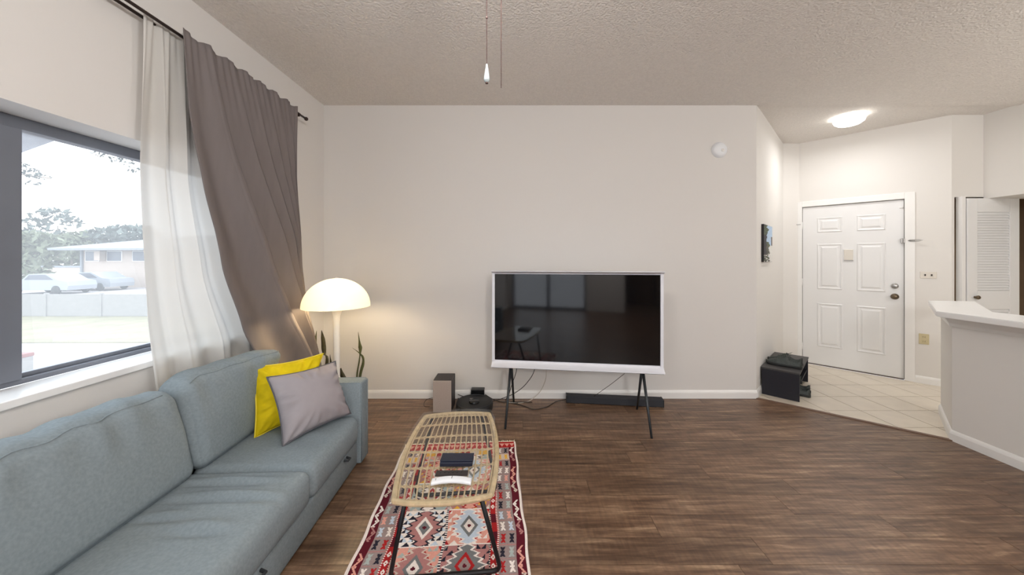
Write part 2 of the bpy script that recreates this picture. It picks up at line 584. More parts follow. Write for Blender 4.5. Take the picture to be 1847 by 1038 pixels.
# closet wall with an opening
bm = bmesh.new()
COX0 = 4.628
box_into(bm, D1[0], COX0, D1[1], D1[1] + 0.1, 0, CEIL)
box_into(bm, COX0, 6.2, D1[1], D1[1] + 0.1, 2.02, CEIL)
box_into(bm, 6.2, XR, D1[1], D1[1] + 0.1, 0, CEIL)
tag(obj('wall_closet', bm, M_wall2), 'off-white wall with the louvered closet opening', 'wall', kind='structure')
bm = bmesh.new()
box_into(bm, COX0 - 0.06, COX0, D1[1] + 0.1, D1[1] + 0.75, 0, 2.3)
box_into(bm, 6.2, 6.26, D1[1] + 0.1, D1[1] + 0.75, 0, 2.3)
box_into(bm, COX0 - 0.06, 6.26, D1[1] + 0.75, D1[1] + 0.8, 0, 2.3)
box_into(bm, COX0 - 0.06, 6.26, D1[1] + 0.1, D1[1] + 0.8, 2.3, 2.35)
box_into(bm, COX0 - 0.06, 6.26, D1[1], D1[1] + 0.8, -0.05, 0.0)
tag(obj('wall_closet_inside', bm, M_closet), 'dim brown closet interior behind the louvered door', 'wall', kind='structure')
so = box('wall_soffit', 4.935, XR, YR, D1[1], 2.0, CEIL, M_wall2)
tag(so, 'boxed soffit hanging above the closet door at the right edge', 'wall', kind='structure')
tag(box('wall_right', XR, XR + 0.1, YR - 0.2, 3.9, 0, CEIL, M_wall), 'far right kitchen wall', 'wall', kind='structure')
# rear wall (seen in the dark TV screen), with patio door and a hallway opening
bm = bmesh.new()
PX0, PX1, PZ1 = -1.75, 0.25, 2.1
box_into(bm, XL - 0.3, PX0, YR - 0.12, YR, 0, CEIL)
box_into(bm, PX0, PX1, YR - 0.12, YR, PZ1, CEIL)
box_into(bm, PX1, 1.2, YR - 0.12, YR, 0, CEIL)
box_into(bm, 1.2, 2.1, YR - 0.12, YR, 2.05, CEIL)
box_into(bm, 2.1, XR, YR - 0.12, YR, 0, CEIL)
tag(obj('wall_rear', bm, M_wall), 'rear wall behind the camera', 'wall', kind='structure')
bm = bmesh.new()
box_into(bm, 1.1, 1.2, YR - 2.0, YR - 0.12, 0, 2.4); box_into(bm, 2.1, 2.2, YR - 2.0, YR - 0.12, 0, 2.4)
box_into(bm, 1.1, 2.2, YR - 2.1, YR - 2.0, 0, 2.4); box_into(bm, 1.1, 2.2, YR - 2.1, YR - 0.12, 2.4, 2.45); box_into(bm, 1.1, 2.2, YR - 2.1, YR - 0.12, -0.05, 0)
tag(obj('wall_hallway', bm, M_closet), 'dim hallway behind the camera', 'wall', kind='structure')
pd = thing('window_2', 'sliding patio door behind the camera', 'window', (0, YR - 0.06, 0), kind='structure')
for x0, x1 in ((PX0, PX0 + 0.06), ((PX0 + PX1) / 2 - 0.04, (PX0 + PX1) / 2 + 0.04), (PX1 - 0.06, PX1)):
    box('frame', x0, x1, -0.03, 0.03, 0.0, PZ1, M_bronze_frame, pd)
box('frame', PX0 + 0.06, PX1 - 0.06, -0.03, 0.03, 0.0, 0.07, M_bronze_frame, pd)
box('frame', PX0 + 0.06, PX1 - 0.06, -0.03, 0.03, PZ1 - 0.06, PZ1, M_bronze_frame, pd)
box('pane', PX0 + 0.06, (PX0 + PX1) / 2 - 0.04, -0.004, 0.004, 0.07, PZ1 - 0.06, M_glass, pd)
box('pane', (PX0 + PX1) / 2 + 0.04, PX1 - 0.06, -0.004, 0.004, 0.07, PZ1 - 0.06, M_glass, pd)

# half wall with counter
T = 0.13
bm = bmesh.new()
prism_into(bm, [(HW[0], YR), (HW[0] + T, YR), (HW[0] + T, HW[1] - 0.055), (HWE[0] + 0.09, HWE[1] - 0.09), HWE, HW], 0, 0.945)
tag(obj('wall_half', bm, M_wall2), 'low white half wall under the breakfast counter', 'wall', kind='structure')


def crown(name, path, prof, m, parent=None):
    """sweep a small profile (out, z) along a plan polyline; outward is to the left of the path"""
    bm = bmesh.new()
    rings = []
    n_ = len(path)
    for i in range(n_):
        p = Vector(path[i])
        dirs = []
        if i > 0: dirs.append((p - Vector(path[i - 1])).normalized())
        if i < n_ - 1: dirs.append((Vector(path[i + 1]) - p).normalized())
        nn = [Vector((-q.y, q.x)) for q in dirs]
        nv = sum(nn, Vector((0, 0)))
        nv.normalize()
        k_ = 1.0 / max(0.3, nv.dot(nn[0]))
        rings.append([bm.verts.new((p.x + nv.x * o * k_, p.y + nv.y * o * k_, z)) for o, z in prof])
    for i in range(n_ - 1):
        for q in range(len(prof)):
            q2 = (q + 1) % len(prof)
            bm.faces.new((rings[i][q], rings[i][q2], rings[i + 1][q2], rings[i + 1][q]))
    bm.faces.new(list(reversed(rings[0]))); bm.faces.new(rings[-1])
    return obj(name, bm, m, parent)


base_prof = [(0, 0), (0.014, 0), (0.014, 0.055), (0.010, 0.068), (0.004, 0.078), (0, 0.08)]
hw_path = [(HW[0], YR), HW, HWE]
cr_prof = [(0.0, 0.862), (0.012, 0.862), (0.016, 0.885), (0.03, 0.915), (0.05, 0.945), (0.0, 0.945)]
tag(crown('trim_2', hw_path, cr_prof, M_white), 'white crown moulding under the breakfast counter', 'trim', kind='structure')
tag(crown('baseboard_half', hw_path, base_prof, M_white), 'white baseboard of the half wall', 'baseboard', kind='structure')
tag(crown('baseboard_back', [A, (XL, YB)], base_prof, M_white), 'white baseboard under the television wall', 'baseboard', kind='structure')
tag(crown('baseboard_slanted', [B, A], base_prof, M_white), 'white baseboard of the slanted entry wall', 'baseboard', kind='structure')
pR = (D0[0] + du.x * (sR + 0.075), D0[1] + du.y * (sR + 0.075))
tag(crown('baseboard_entry', [(D1[0], D1[1]), pR], base_prof, M_white), 'white baseboard right of the front door', 'baseboard', kind='structure')
tag(crown('baseboard_left', [(XL, YB), (XL, YR)], base_prof, M_white), 'white baseboard behind the sofa', 'baseboard', kind='structure')
ctr = prism('counter', [(3.10, YR), (3.46, YR), (3.46, 2.52), (4.15, 3.13), (3.793, 3.185), (3.10, 2.555)], 0.945, 0.985, M_counter, bevel=0.004)
tag(ctr, 'white breakfast counter top capping the half wall', 'counter')

# ------------------------------------------------------------------ window
win = thing('window_1', 'wide dark-framed sliding window with white sill', 'window', (XL - 0.20, 0, 0), kind='structure')
fx0, fx1 = -0.035, 0.025
box('frame', fx0, fx1, WY0, WY1, WZ1 - 0.05, WZ1, M_bronze_frame, win, 0.003)
box('frame', fx0, fx1, WY0, WY1, WZ0, WZ0 + 0.022, M_bronze_frame, win, 0.003)
box('frame', fx0, fx1, WY0, WY0 + 0.05, WZ0 + 0.022, WZ1 - 0.05, M_bronze_frame, win, 0.003)
box('frame', fx0, fx1, WY1 - 0.05, WY1, WZ0 + 0.022, WZ1 - 0.05, M_bronze_frame, win, 0.003)
box('mullion', fx0, fx1 + 0.012, 1.325, 1.436, WZ0 + 0.022, WZ1 - 0.05, M_bronze_frame, win, 0.004)
for y0, y1, xo in ((WY0 + 0.05, 1.325, 0.0), (1.436, WY1 - 0.05, -0.012)):
    sh = box('sash', xo - 0.012, xo + 0.012, y0, y1, WZ0 + 0.022, WZ0 + 0.04, M_bronze_frame, win, 0.002)
    box('pane', xo - 0.003, xo + 0.003, y0, y1, WZ0 + 0.02, WZ1 - 0.048, M_glass, win)
box('sill', 0.028, 0.218, WY0 - 0.02, WY1 + 0.02, WZ0 - 0.032, WZ0, M_sillm, win, 0.004)

# ------------------------------------------------------------------ front door
dr = thing('door_1', 'white six-panel front door with bronze knob and latch', 'door', (D0[0], D0[1], 0), DRZ, kind='structure')
LW = sR - sL
leaf = box('leaf', sL, sR, 0.012, 0.052, 0.012, DH, M_door, dr, 0.002)


def raised_panel(x0, x1, z0, z1):
    bm = bmesh.new()
    # moulded ring + raised field, standing 0 .. 9 mm proud of the leaf
    st = [(0.0, 0.0), (0.010, -0.008), (0.022, -0.002), (0.034, -0.001), (0.052, -0.009)]
    rings = []
    for ins, dy in st:
        rings.append([bm.verts.new(p) for p in ((x0 + ins, 0.0118 + dy, z0 + ins), (x1 - ins, 0.0118 + dy, z0 + ins), (x1 - ins, 0.0118 + dy, z1 - ins), (x0 + ins, 0.0118 + dy, z1 - ins))])
    for a_, b_ in zip(rings[:-1], rings[1:]):
        for q in range(4):
            bm.faces.new((a_[q], a_[(q + 1) % 4], b_[(q + 1) % 4], b_[q]))
    bm.faces.new(rings[-1]); bm.faces.new(list(reversed(rings[0])))
    obj('panel', bm, M_door, leaf)


def dpt(px, py): return on_wall(px, py, D0, du)
for px0, px1 in ((1473.5, 1519.5), (1545, 1598)):
    a_, _ = dpt(px0, 500); b_, _ = dpt(px1, 500)
    for z0, z1 in ((1.70, 1.89), (0.98, 1.555), (0.245, 0.80)):
        raised_panel(a_, b_, z0, z1)
jm = 0.07
bm = bmesh.new()
box_into(bm, sL - jm, sL - 0.004, -0.016, 0.004, 0, DH + 0.005 + jm, 0.004)
box_into(bm, sR + 0.004, sR + jm + 0.012, -0.016, 0.004, 0, DH + 0.005 + jm, 0.004)
box_into(bm, sL - 0.004, sR + 0.004, -0.016, 0.004, DH + 0.006, DH + 0.005 + jm, 0.004)
obj('casing', bm, M_white, dr)
bm = bmesh.new()
box_into(bm, sL - 0.003, sR + 0.003, 0.05, 0.11, 0.0, DH + 0.004)
obj('door_stop', bm, M_slot, dr)
box('sweep', sL, sR, 0.006, 0.05, 0.0, 0.012, mat('brown_sweep', srgb(96, 84, 72), 0.7, var=0.1), dr)
for z in (0.22, 1.06, 1.80):
    bm = bmesh.new()
    tube_into(bm, [(sL - 0.003, -0.003, z - 0.045), (sL - 0.003, -0.003, z + 0.045)], 0.007, 8)
    obj('hinge', bm, M_white, dr, True)
s, z = dpt(1614, 516.5)
lathe('deadbolt', [(0, 0.018), (0.016, 0.018), (0.028, 0.012), (0.031, 0.0)], M_steel, dr, 24, loc=(s, 0.012, z), rot=(PI / 2, 0, 0))
s, z = dpt(1614, 535.5)
lathe('knob', [(0, 0.062), (0.018, 0.06), (0.027, 0.05), (0.027, 0.04), (0.016, 0.028), (0.012, 0.014), (0.03, 0.01), (0.034, 0.0)], M_bronze, dr, 24, loc=(s, 0.012, z), rot=(PI / 2, 0, 0))
# plate, swing-bar latch, corner catch
s, z = dpt(1530.5, 460)
box('viewer_plate', s - 0.04, s + 0.04, -0.004, 0.012, z - 0.065, z + 0.065, M_plate, dr, 0.003)
box('viewer_plate_rim', s - 0.042, s + 0.042, 0.002, 0.012, z - 0.075, z - 0.065, M_steel, dr)
s, z = dpt(1633, 434.5)
bm = bmesh.new()
box_into(bm, s - 0.035, s + 0.032, -0.014, 0.012, z - 0.026, z + 0.026, 0.003)
tube_into(bm, [(s - 0.012, -0.018, z - 0.022), (s - 0.012, -0.018, z + 0.022)], 0.008, 8)
obj('latch_plate', bm, M_steel, dr)
bm = bmesh.new()
tube_into(bm, [(s + 0.03, -0.02, z + 0.006), (s + 0.10, -0.03, z + 0.007), (s + 0.125, -0.032, z), (s + 0.10, -0.03, z - 0.007), (s + 0.03, -0.02, z - 0.006)], 0.0035, 6)
tube_into(bm, [(s + 0.02, -0.018, z), (s + 0.07, -0.025, z)], 0.005, 6)
obj('latch_bar', bm, M_steel, dr, True)
s, z = dpt(1627.5, 373)
bm = bmesh.new()
box_into(bm, s - 0.022, s + 0.008, -0.002, 0.012, z - 0.012, z - 0.006); box_into(bm, s + 0.002, s + 0.008, -0.002, 0.012, z - 0.012, z + 0.03)
obj('corner_catch', bm, M_white, dr)
s, z = dpt(1442.5, 405.5)
bm = bmesh.new()
box_into(bm, s - 0.028, s + 0.012, -0.02, -0.014, z - 0.004, z + 0.004)
tube_into(bm, [(s - 0.02, -0.018, z), (s - 0.026, -0.05, z)], 0.004, 6)
obj('hinge_stop', bm, M_steel, dr)

# ------------------------------------------------------------------ louvered closet door
LX0, LX1, LY = 4.712, 5.255, D1[1] - 0.012
ld = thing('door_2', 'white louvered closet door with small bronze knob', 'door', (LX0, LY, 0), kind='structure')
W_ = LX1 - LX0
box('stile', 0, 0.105, -0.03, 0.0, 0.02, 2.0, M_door, ld, 0.003)
box('stile', W_ - 0.10, W_, -0.03, 0.0, 0.02, 2.0, M_door, ld, 0.003)
box('top_rail', 0.105, W_ - 0.10, -0.03, 0.0, 1.855, 2.0, M_door, ld, 0.003)
box('middle_rail', 0.105, W_ - 0.10, -0.03, 0.0, 0.84, 1.035, M_door, ld, 0.003)
box('bottom_rail', 0.105, W_ - 0.10, -0.03, 0.0, 0.02, 0.2, M_door, ld, 0.003)
sm = None
for z0, z1 in ((1.04, 1.855), (0.2, 0.84)):
    nsl = int((z1 - z0) / 0.0268)
    for i in range(nsl):
        zc = z0 + (i + 0.5) * (z1 - z0) / nsl
        if sm is None:
            o = box('slat', 0, W_ - 0.205, -0.0035, 0.0035, -0.018, 0.018, M_door, ld)
            sm = o.data
        else:
            o = link('slat', sm, None, ld)
        o.location = (0.105, -0.015, zc)
        o.rotation_euler = (math.radians(-26), 0, 0)
lathe('knob', [(0, 0.042), (0.014, 0.04), (0.021, 0.03), (0.018, 0.018), (0.009, 0.01), (0.012, 0.0)], M_bronze, ld, 20, loc=(0.075, -0.03, 0.967), rot=(PI / 2, 0, 0))
box('jamb_strip', -0.046, -0.008, -0.022, 0.03, 0.0, 2.02, M_white, ld, 0.002)

# ------------------------------------------------------------------ switch, outlet, smoke detector, picture, entry light
def wall_thing(name, label, cat, px, py):
    s_, z_ = dpt(px, py)
    return thing(name, label, cat, (D0[0] + du.x * s_, D0[1] + du.y * s_, z_), DRZ)
sw = wall_thing('light_switch', 'double ivory light switch plate beside the front door', 'light switch', 1674.5, 496.5)
box('plate', -0.058, 0.058, -0.006, 0.0, -0.036, 0.036, M_plate, sw, 0.003)
for x_ in (-0.023, 0.023):
    box('toggle', x_ - 0.005, x_ + 0.005, -0.016, -0.005, -0.010, 0.010, M_slot, sw, 0.002)
ou = wall_thing('wall_outlet', 'yellowed outlet plate low beside the front door', 'outlet', 1666.5, 612)
box('plate', -0.037, 0.037, -0.006, 0.0, -0.057, 0.057, M_plate_y, ou, 0.003)
for z_ in (-0.024, 0.024):
    s1 = box('socket', -0.017, 0.017, -0.009, -0.005, z_ - 0.015, z_ + 0.015, M_plate_y, ou, 0.004)
    box('slot', -0.008, -0.005, -0.0102, -0.008, z_ - 0.006, z_ + 0.006, M_slot, s1)
    box('slot', 0.005, 0.008, -0.0102, -0.008, z_ - 0.006, z_ + 0.006, M_slot, s1)
zz = H + (CY - 271) * YB / F
sd = thing('smoke_detector', 'round white smoke detector high on the television wall', 'smoke detector', ((1297 - CX) * YB / F, YB, zz))
lathe('housing', [(0.0, 0.038), (0.03, 0.038), (0.055, 0.034), (0.068, 0.022), (0.072, 0.010), (0.076, 0.008), (0.076, 0.0)], M_whiteplastic, sd, 40, rot=(PI / 2, 0, 0))
lathe('test_button', [(0, 0.042), (0.014, 0.042), (0.016, 0.036)], M_white, sd, 24, rot=(PI / 2, 0, 0), loc=(0.014, 0, -0.012))
du2 = Vector((B[0] - A[0], B[1] - A[1])).normalized()
s0, zt = on_wall(1373, 404.5, A, du2)
s1, zb = on_wall(1388.5, 472.5, A, du2)
_, zb = on_wall(1373, 473, A, du2)
RZ2 = math.atan2(du2.y, du2.x)
pc = thing('canvas_picture', 'narrow upright canvas photo of trees and sky on the slanted wall', 'picture', (A[0] + du2.x * s0, A[1] + du2.y * s0, zb), RZ2)
PWd, PHt = s1 - s0, zt - zb
box('canvas', 0, PWd, -0.022, -0.001, 0, PHt, M_canvas_edge, pc, 0.002)
cells = {'sky': srgb(176, 200, 226), 'leaf': srgb(70, 84, 52), 'dark': srgb(38, 34, 42), 'pale': srgb(222, 220, 216), 'trunk': srgb(86, 74, 66)}
pm = {k_: mat('print_' + k_, v, 0.6, var=0.12, vscale=(60, 60, 60)) for k_, v in cells.items()}
me = bpy.data.meshes.new('print')
verts, faces, mi = [], [], []
names = list(cells)
NX, NZ = 14, 44
for i in range(NX + 1):
    for j in range(NZ + 1):
        verts.append((PWd * (0.01 + 0.98 * i / NX), -0.0228, PHt * (0.005 + 0.99 * j / NZ)))
for i in range(NX):
    for j in range(NZ):
        faces.append((i * (NZ + 1) + j, (i + 1) * (NZ + 1) + j, (i + 1) * (NZ + 1) + j + 1, i * (NZ + 1) + j + 1))
        u, v = (i + .5) / NX, (j + .5) / NZ
        c = 'sky'
        nz = 0.10 * math.sin(v * 31) + 0.06 * math.sin(v * 57 + 1)
        if u < 0.45 + nz and v > 0.72: c = 'leaf' if random.random() < 0.75 else 'dark'
        elif v < 0.62 and u > 0.62 + nz * .6: c = 'pale' if v < 0.45 else ('sky' if u < .86 else 'trunk')
        elif u < 0.3 + nz * 0.5 and 0.2 < v < 0.72: c = 'dark'
        elif v < 0.55 and u < 0.62 + nz: c = random.choice(['leaf', 'trunk', 'pale', 'dark']) if v < 0.3 else random.choice(['leaf', 'trunk', 'leaf'])
        elif u > 0.84 and 0.4 < v < 0.7: c = 'trunk'
        mi.append(names.index(c))
me.from_pydata(verts, [], faces)
for k_ in names: me.materials.append(pm[k_])
me.polygons.foreach_set('material_index', mi)
link('print', me, None, pc)

el = thing('ceiling_light', 'round white dome ceiling light glowing above the front door', 'ceiling light', (3.56, 3.70, CEIL))
lathe('base_ring', [(0, 0), (0.105, 0), (0.112, -0.01), (0.112, -0.028), (0.10, -0.03), (0, -0.03)], M_whiteplastic, el, 40)
M_dome = mat('lit_opal_glass', srgb(255, 252, 244), 0.4, emit=(1, 0.98, 0.94, 1), estr=2.6)
lathe('dome', [(0.128, -0.028), (0.13, -0.04), (0.122, -0.062), (0.095, -0.083), (0.055, -0.095), (0, -0.1)], M_dome, el, 40).visible_shadow = True

# ------------------------------------------------------------------ curtains and rods
rods = []
def knob_ball(parent, y_, x_, z_, m):
    bm = bmesh.new()
    bmesh.ops.create_uvsphere(bm, u_segments=16, v_segments=10, radius=0.016, matrix=Matrix.Translation((x_, y_, z_)))
    obj('finial', bm, m, parent, True)
cr1 = thing('curtain_rod', 'dark double curtain rod with ball finial above the window', 'curtain rod', (XL, 0, 2.56))
tube('front_rod', [(0.10, -0.4, 0), (0.10, 2.93, 0)], 0.0085, M_rod, cr1, 10)
tube('rear_rod', [(0.045, -0.4, 0.004), (0.045, 2.72, 0.004)], 0.0085, M_rod, cr1, 10)
knob_ball(cr1, 2.945, 0.10, 0, M_rod)
for y_ in (0.3, 2.84):
    bm = bmesh.new()
    box_into(bm, 0.0, 0.008, y_ - 0.014, y_ + 0.014, -0.03, 0.03, 0.002)
    box_into(bm, 0.004, 0.11, y_ - 0.006, y_ + 0.006, -0.022, -0.010, 0.002)
    tube_into(bm, [(0.10, y_ - 0.01, -0.002), (0.10, y_ + 0.01, -0.002)], 0.013, 10)
    obj('bracket', bm, M_rod, cr1)


def lerp_pts(pts, t):
    for (t0, v0), (t1, v1) in zip(pts[:-1], pts[1:]):
        if t <= t1:
            q = (t - t0) / (t1 - t0)
            q = q * q * (3 - 2 * q) * 0.35 + q * 0.65
            return v0 + (v1 - v0) * q
    return pts[-1][1]


# grey panel: drapes from the rod, its left edge sweeps right and is tucked behind the sofa
ZT, ZB = 2.585, 0.30
left_edge = [(0.0, 1.825), (0.16, 1.850), (0.35, 1.915), (0.55, 2.01), (0.72, 2.15), (0.86, 2.33), (1.0, 2.50)]
right_edge = [(0.0, 2.775), (0.70, 2.785), (0.80, 2.84), (0.88, 2.88), (1.0, 2.90)]
def grey_fn(s, t):
    a_ = lerp_pts(left_edge, t); b_ = lerp_pts(right_edge, t)
    # going down, the left breadth spreads over the pushed-together rest
    p_ = 1 + 2.2 * t + 7 * t ** 3
    g_ = 1 - (1 - s) ** p_
    y_ = a_ + (b_ - a_) * g_
    z_ = ZT - (ZT - ZB) * t + 0.010 * math.sin(s * 2 * PI * 7 + 0.9) * max(0, 1 - t * 14)
    # saw-tooth folds: each breadth rises to a ridge, then tucks in behind it
    k_ = 0
    while k_ < len(RIDGE) - 2 and s > RIDGE[k_ + 1]: k_ += 1
    q = (s - RIDGE[k_]) / (RIDGE[k_ + 1] - RIDGE[k_])
    if k_ == 0:
        fold = 0.55 + 0.45 * q - 0.55 * math.sin(PI * min(1, q * 1.12)) ** 2 if q < 0.86 else 1.0
    else:
        fold = q ** 1.4
    if k_ > 0 and q < 0.16:
        e_ = q / 0.16
        fold = (1 - e_) ** 2 * (1 + 2 * e_) + fold * e_
    amp = 0.014 + 0.108 * min(1, t * 2.2) * (1 - 0.45 * s)
    pinch = 0.004 * math.sin(s * 2 * PI * 24 + 2) * max(0, 1 - t * 6)
    x_ = XL + 0.116 - 0.035 * min(1, t * 4) + amp * fold + pinch + 0.05 * t * (1 - s) + 0.07 * max(0, t - 0.55) / 0.45 * g_
    if k_ > 0 and q < 0.3:
        y_ -= 0.03 * min(1, t * 3) * math.sin(PI * q / 0.3)
    return (x_, y_, z_)
RIDGE = [0.0, 0.18, 0.35, 0.50, 0.64, 0.77, 0.90, 1.0]
bm = grid_mesh(grey_fn, 220, 70)
gc = obj('curtain', bm, M_curtain, None, True)
gc.modifiers.new('thickness', 'SOLIDIFY').thickness = 0.003
tag(gc, 'heavy taupe grey curtain swept sideways and tucked behind the sofa', 'curtain')
# sheer panel
left_s = [(0.0, 1.688), (0.35, 1.675), (0.7, 1.70), (1.0, 1.76)]
right_s = [(0.0, 1.99), (0.35, 2.05), (0.6, 2.17), (0.8, 2.35), (1.0, 2.40)]
def sheer_fn(s, t):
    a_ = lerp_pts(left_s, t); b_ = lerp_pts(right_s, t)
    y_ = a_ + (b_ - a_) * s
    z_ = 2.59 - (2.59 - 0.42) * t + 0.012 * math.sin(s * 31) * max(0, 1 - t * 16)
    ph = 2 * PI * (3.1 * s + 0.12 * math.sin(4 * t)) + 0.8
    ph2 = 2 * PI * 8 * s
    q = min(1, t * 4)
    x_ = XL + 0.062 - 0.006 * q + (0.005 + 0.017 * q) * (math.sin(ph) + 0.35 * math.sin(2 * ph + 1)) + 0.006 * math.sin(ph2) * (1 - 0.6 * q)
    y_ += 0.016 * math.cos(ph + 0.5) * q
    return (min(max(x_, XL + 0.028), XL + 0.088), y_, z_)
sc_ = obj('sheer_curtain', grid_mesh(sheer_fn, 120, 50), M_sheer, None, True)
tag(sc_, 'translucent cream sheer curtain hanging beside the window', 'curtain')

# ------------------------------------------------------------------ sofa
SR = math.radians(2.7)
sofa = thing('sofa', 'long blue-grey fabric sofa below the window', 'sofa', (-1.03, 2.30, 0), SR)
Y_NEAR = -1.85


def puff_box(dx, dy, dz, r, puff, nx, ny, nz, deform=None, M=None):
    """rounded cushion block centred on the origin in x,y with base z=0; bulges by puff=(px,py,pz)"""
    bm = bmesh.new()
    half = Vector((dx / 2, dy / 2, dz / 2))
    cnt = {}
    def vert(x, y_, z_):
        key = (round(x, 5), round(y_, 5), round(z_, 5))
        if key in cnt: return cnt[key]
        p = Vector((x, y_, z_))
        inner = Vector((max(-half.x + r, min(half.x - r, x)), max(-half.y + r, min(half.y - r, y_)), max(-half.z + r, min(half.z - r, z_))))
        q = p - inner
        if q.length > 1e-9: p = inner + q.normalized() * r
        u, v, w_ = x / half.x, y_ / half.y, z_ / half.z
        if abs(u) > 0.999: p.x += math.copysign(puff[0] * (1 - v ** 4) * (1 - w_ ** 2), u)
        if abs(v) > 0.999: p.y += math.copysign(puff[1] * (1 - u * u) * (1 - w_ * w_), v)
        if abs(w_) > 0.999: p.z += math.copysign(puff[2] * (1 - u ** 2) * (1 - v ** 4), w_)
        p.z += half.z
        if deform: p = deform(p)
        if M is not None: p = M @ p
        cnt[key] = bm.verts.new(p)
        return cnt[key]
    def ax(h, nn): 
        # denser near the rounded rims
        t = [i / nn for i in range(nn + 1)]
        return [-h + 2 * h * (0.75 * (0.5 - 0.5 * math.cos(PI * q)) + 0.25 * q) for q in t] if nn < 50 else [-h + 2 * h * (0.35 * (0.5 - 0.5 * math.cos(PI * q)) + 0.65 * q) for q in t]
    xs, ys, zs = ax(half.x, nx), ax(half.y, ny), ax(half.z, nz)
    def quad(a_, b_, c_, d_):
        vs = []
        for q in (a_, b_, c_, d_):
            v = vert(*q)
            if v not in vs: vs.append(v)
        if len(vs) >= 3:
            try: bm.faces.new(vs)
            except ValueError: pass
    for i in range(nx):
        for j in range(ny):
            for z_ in (-half.z, half.z):
                quad((xs[i], ys[j], z_), (xs[i + 1], ys[j], z_), (xs[i + 1], ys[j + 1], z_), (xs[i], ys[j + 1], z_))
    for i in range(nx):
        for j in range(nz):
            for y_ in (-half.y, half.y):
                quad((xs[i], y_, zs[j]), (xs[i + 1], y_, zs[j]), (xs[i + 1], y_, zs[j + 1]), (xs[i], y_, zs[j + 1]))
    for i in range(ny):
        for j in range(nz):
            for x in (-half.x, half.x):
                quad((x, ys[i], zs[j]), (x, ys[i + 1], zs[j]), (x, ys[i + 1], zs[j + 1]), (x, ys[i], zs[j + 1]))
    return bm


# frame: base, back, arms
box('base', -0.70, -0.018, Y_NEAR + 0.005, -0.004, 0.012, 0.165, M_sofa, sofa, 0.012, 2, True)
box('back_frame', -0.735, -0.68, Y_NEAR, 0.0, 0.165, 0.52, M_sofa, sofa, 0.02, 3, True)
def arm_block(y0, y1):
    bm = bmesh.new()
    box_into(bm, -0.715, 0.006, y0, y1, 0.008, 0.548, 0.014, 3)
    a_ = obj('arm', bm, M_sofa, sofa, True)
    bm = bmesh.new()
    for y_ in (y0 + 0.006, y1 - 0.006):
        tube_into(bm, [(0.005, y_, 0.02), (0.005, y_, 0.535), (-0.008, y_, 0.546), (-0.70, y_, 0.546)], 0.0035, 6)
    obj('piping', bm, M_sofa, a_, True)
arm_block(0.0, 0.115)
arm_block(Y_NEAR - 0.115, Y_NEAR)
for y_ in (-0.185, -0.955):
    bm = bmesh.new()
    tube_into(bm, [(-0.018, y_ - 0.018, 0.150), (0.004, y_ - 0.012, 0.146), (0.006, y_ + 0.012, 0.146), (-0.018, y_ + 0.018, 0.150)], 0.007, 8)
    obj('pull_strap', bm, M_strap, sofa, True)

# seat cushions
SPLIT = -0.575
def wrinkle(p, amp, ky, seed):
    return amp * (math.sin(p.y * ky + 3.1 * p.x * 4 + seed) * 0.6 + math.sin(p.y * ky * 1.9 - p.x * 9 + seed * 2) * 0.4)
def seat(y0, y1, seed, bumps):
    ym = (y0 + y1) / 2
    def df(p):
        yy = p.y + ym
        if p.z > 0.12:
            amp = 0.0
            for (bx, by, rx, ry, a_, kk) in bumps:
                g_ = math.exp(-((p.x - 0.305 - bx) / rx) ** 2 - ((yy - by) / ry) ** 2)
                p.z += a_ * g_ * math.sin(kk * (yy - by))
            p.z += 0.0015 * math.sin(17 * yy + 6 * p.x + seed)
        return p
    M_ = Matrix.Translation((-0.305, ym, 0.158))
    bm = puff_box(0.60, y1 - y0 - 0.004, 0.178, 0.045, (0.006, 0.0, 0.013), 36, 130, 8, df, M_)
    return obj('seat_cushion', bm, M_sofa, sofa, True)
seat(SPLIT, -0.002, 1, [(-0.2, -0.3, 0.15, 0.2, 0.004, 30)])
seat(Y_NEAR, SPLIT, 2, [(-0.32, -0.68, 0.17, 0.07, 0.015, 85), (-0.26, -0.79, 0.20, 0.06, 0.018, 75), (-0.22, -0.97, 0.09, 0.05, 0.018, 65), (-0.42, -0.90, 0.09, 0.05, 0.012, 85)])

# back cushions
def back_cushion(y0, y1, h, top_lean, twist, seed, wr):
    ym, L = (y0 + y1) / 2, y1 - y0
    def df(p):
        t = max(0.0, p.z / h)
        v = p.y / (L / 2)
        p.x -= top_lean * t
        p.x += twist * t * t * max(0, (v + 0.6)) / 1.6
        p.z += 0.02 * t * (v * twist * 4)
        if t > 0.55:
            k_ = (t - 0.55) / 0.45
            p.x += wr * k_ * math.sin(p.y * 46 + 5 * p.x + seed) * (0.4 + 0.6 * math.sin(p.y * 9 + seed) ** 2)
            p.z += wr * 0.4 * k_ * math.sin(p.y * 38 + 14 * p.x + seed * 3)
            p.z -= 0.030 * (abs(v) ** 8) * k_
        return p
    M_ = Matrix.Translation((-0.595, ym, 0.335))
    o = obj('back_cushion', puff_box(0.17, L - 0.006, h, 0.055, (0.022, 0.008, 0.012), 14, 130, 26, df, M_), M_sofa, sofa, True)
    # seam along the top front edge
    bm = bmesh.new()
    pts = []
    for i in range(41):
        v = -0.86 + 1.72 * i / 40
        p = df(Vector((0.085 - 0.02, v * L / 2, h - 0.012)))
        pts.append(M_ @ p + Vector((0.0, 0, 0.002)))
    tube_into(bm, pts, 0.0028, 6)
    obj('seam', bm, M_sofa, o, True)
    return o
back_cushion(-0.60, -0.03, 0.455, 0.085, 0.15, 0.7, 0.007)
back_cushion(Y_NEAR + 0.01, -0.605, 0.430, 0.095, 0.0, 2.1, 0.014)

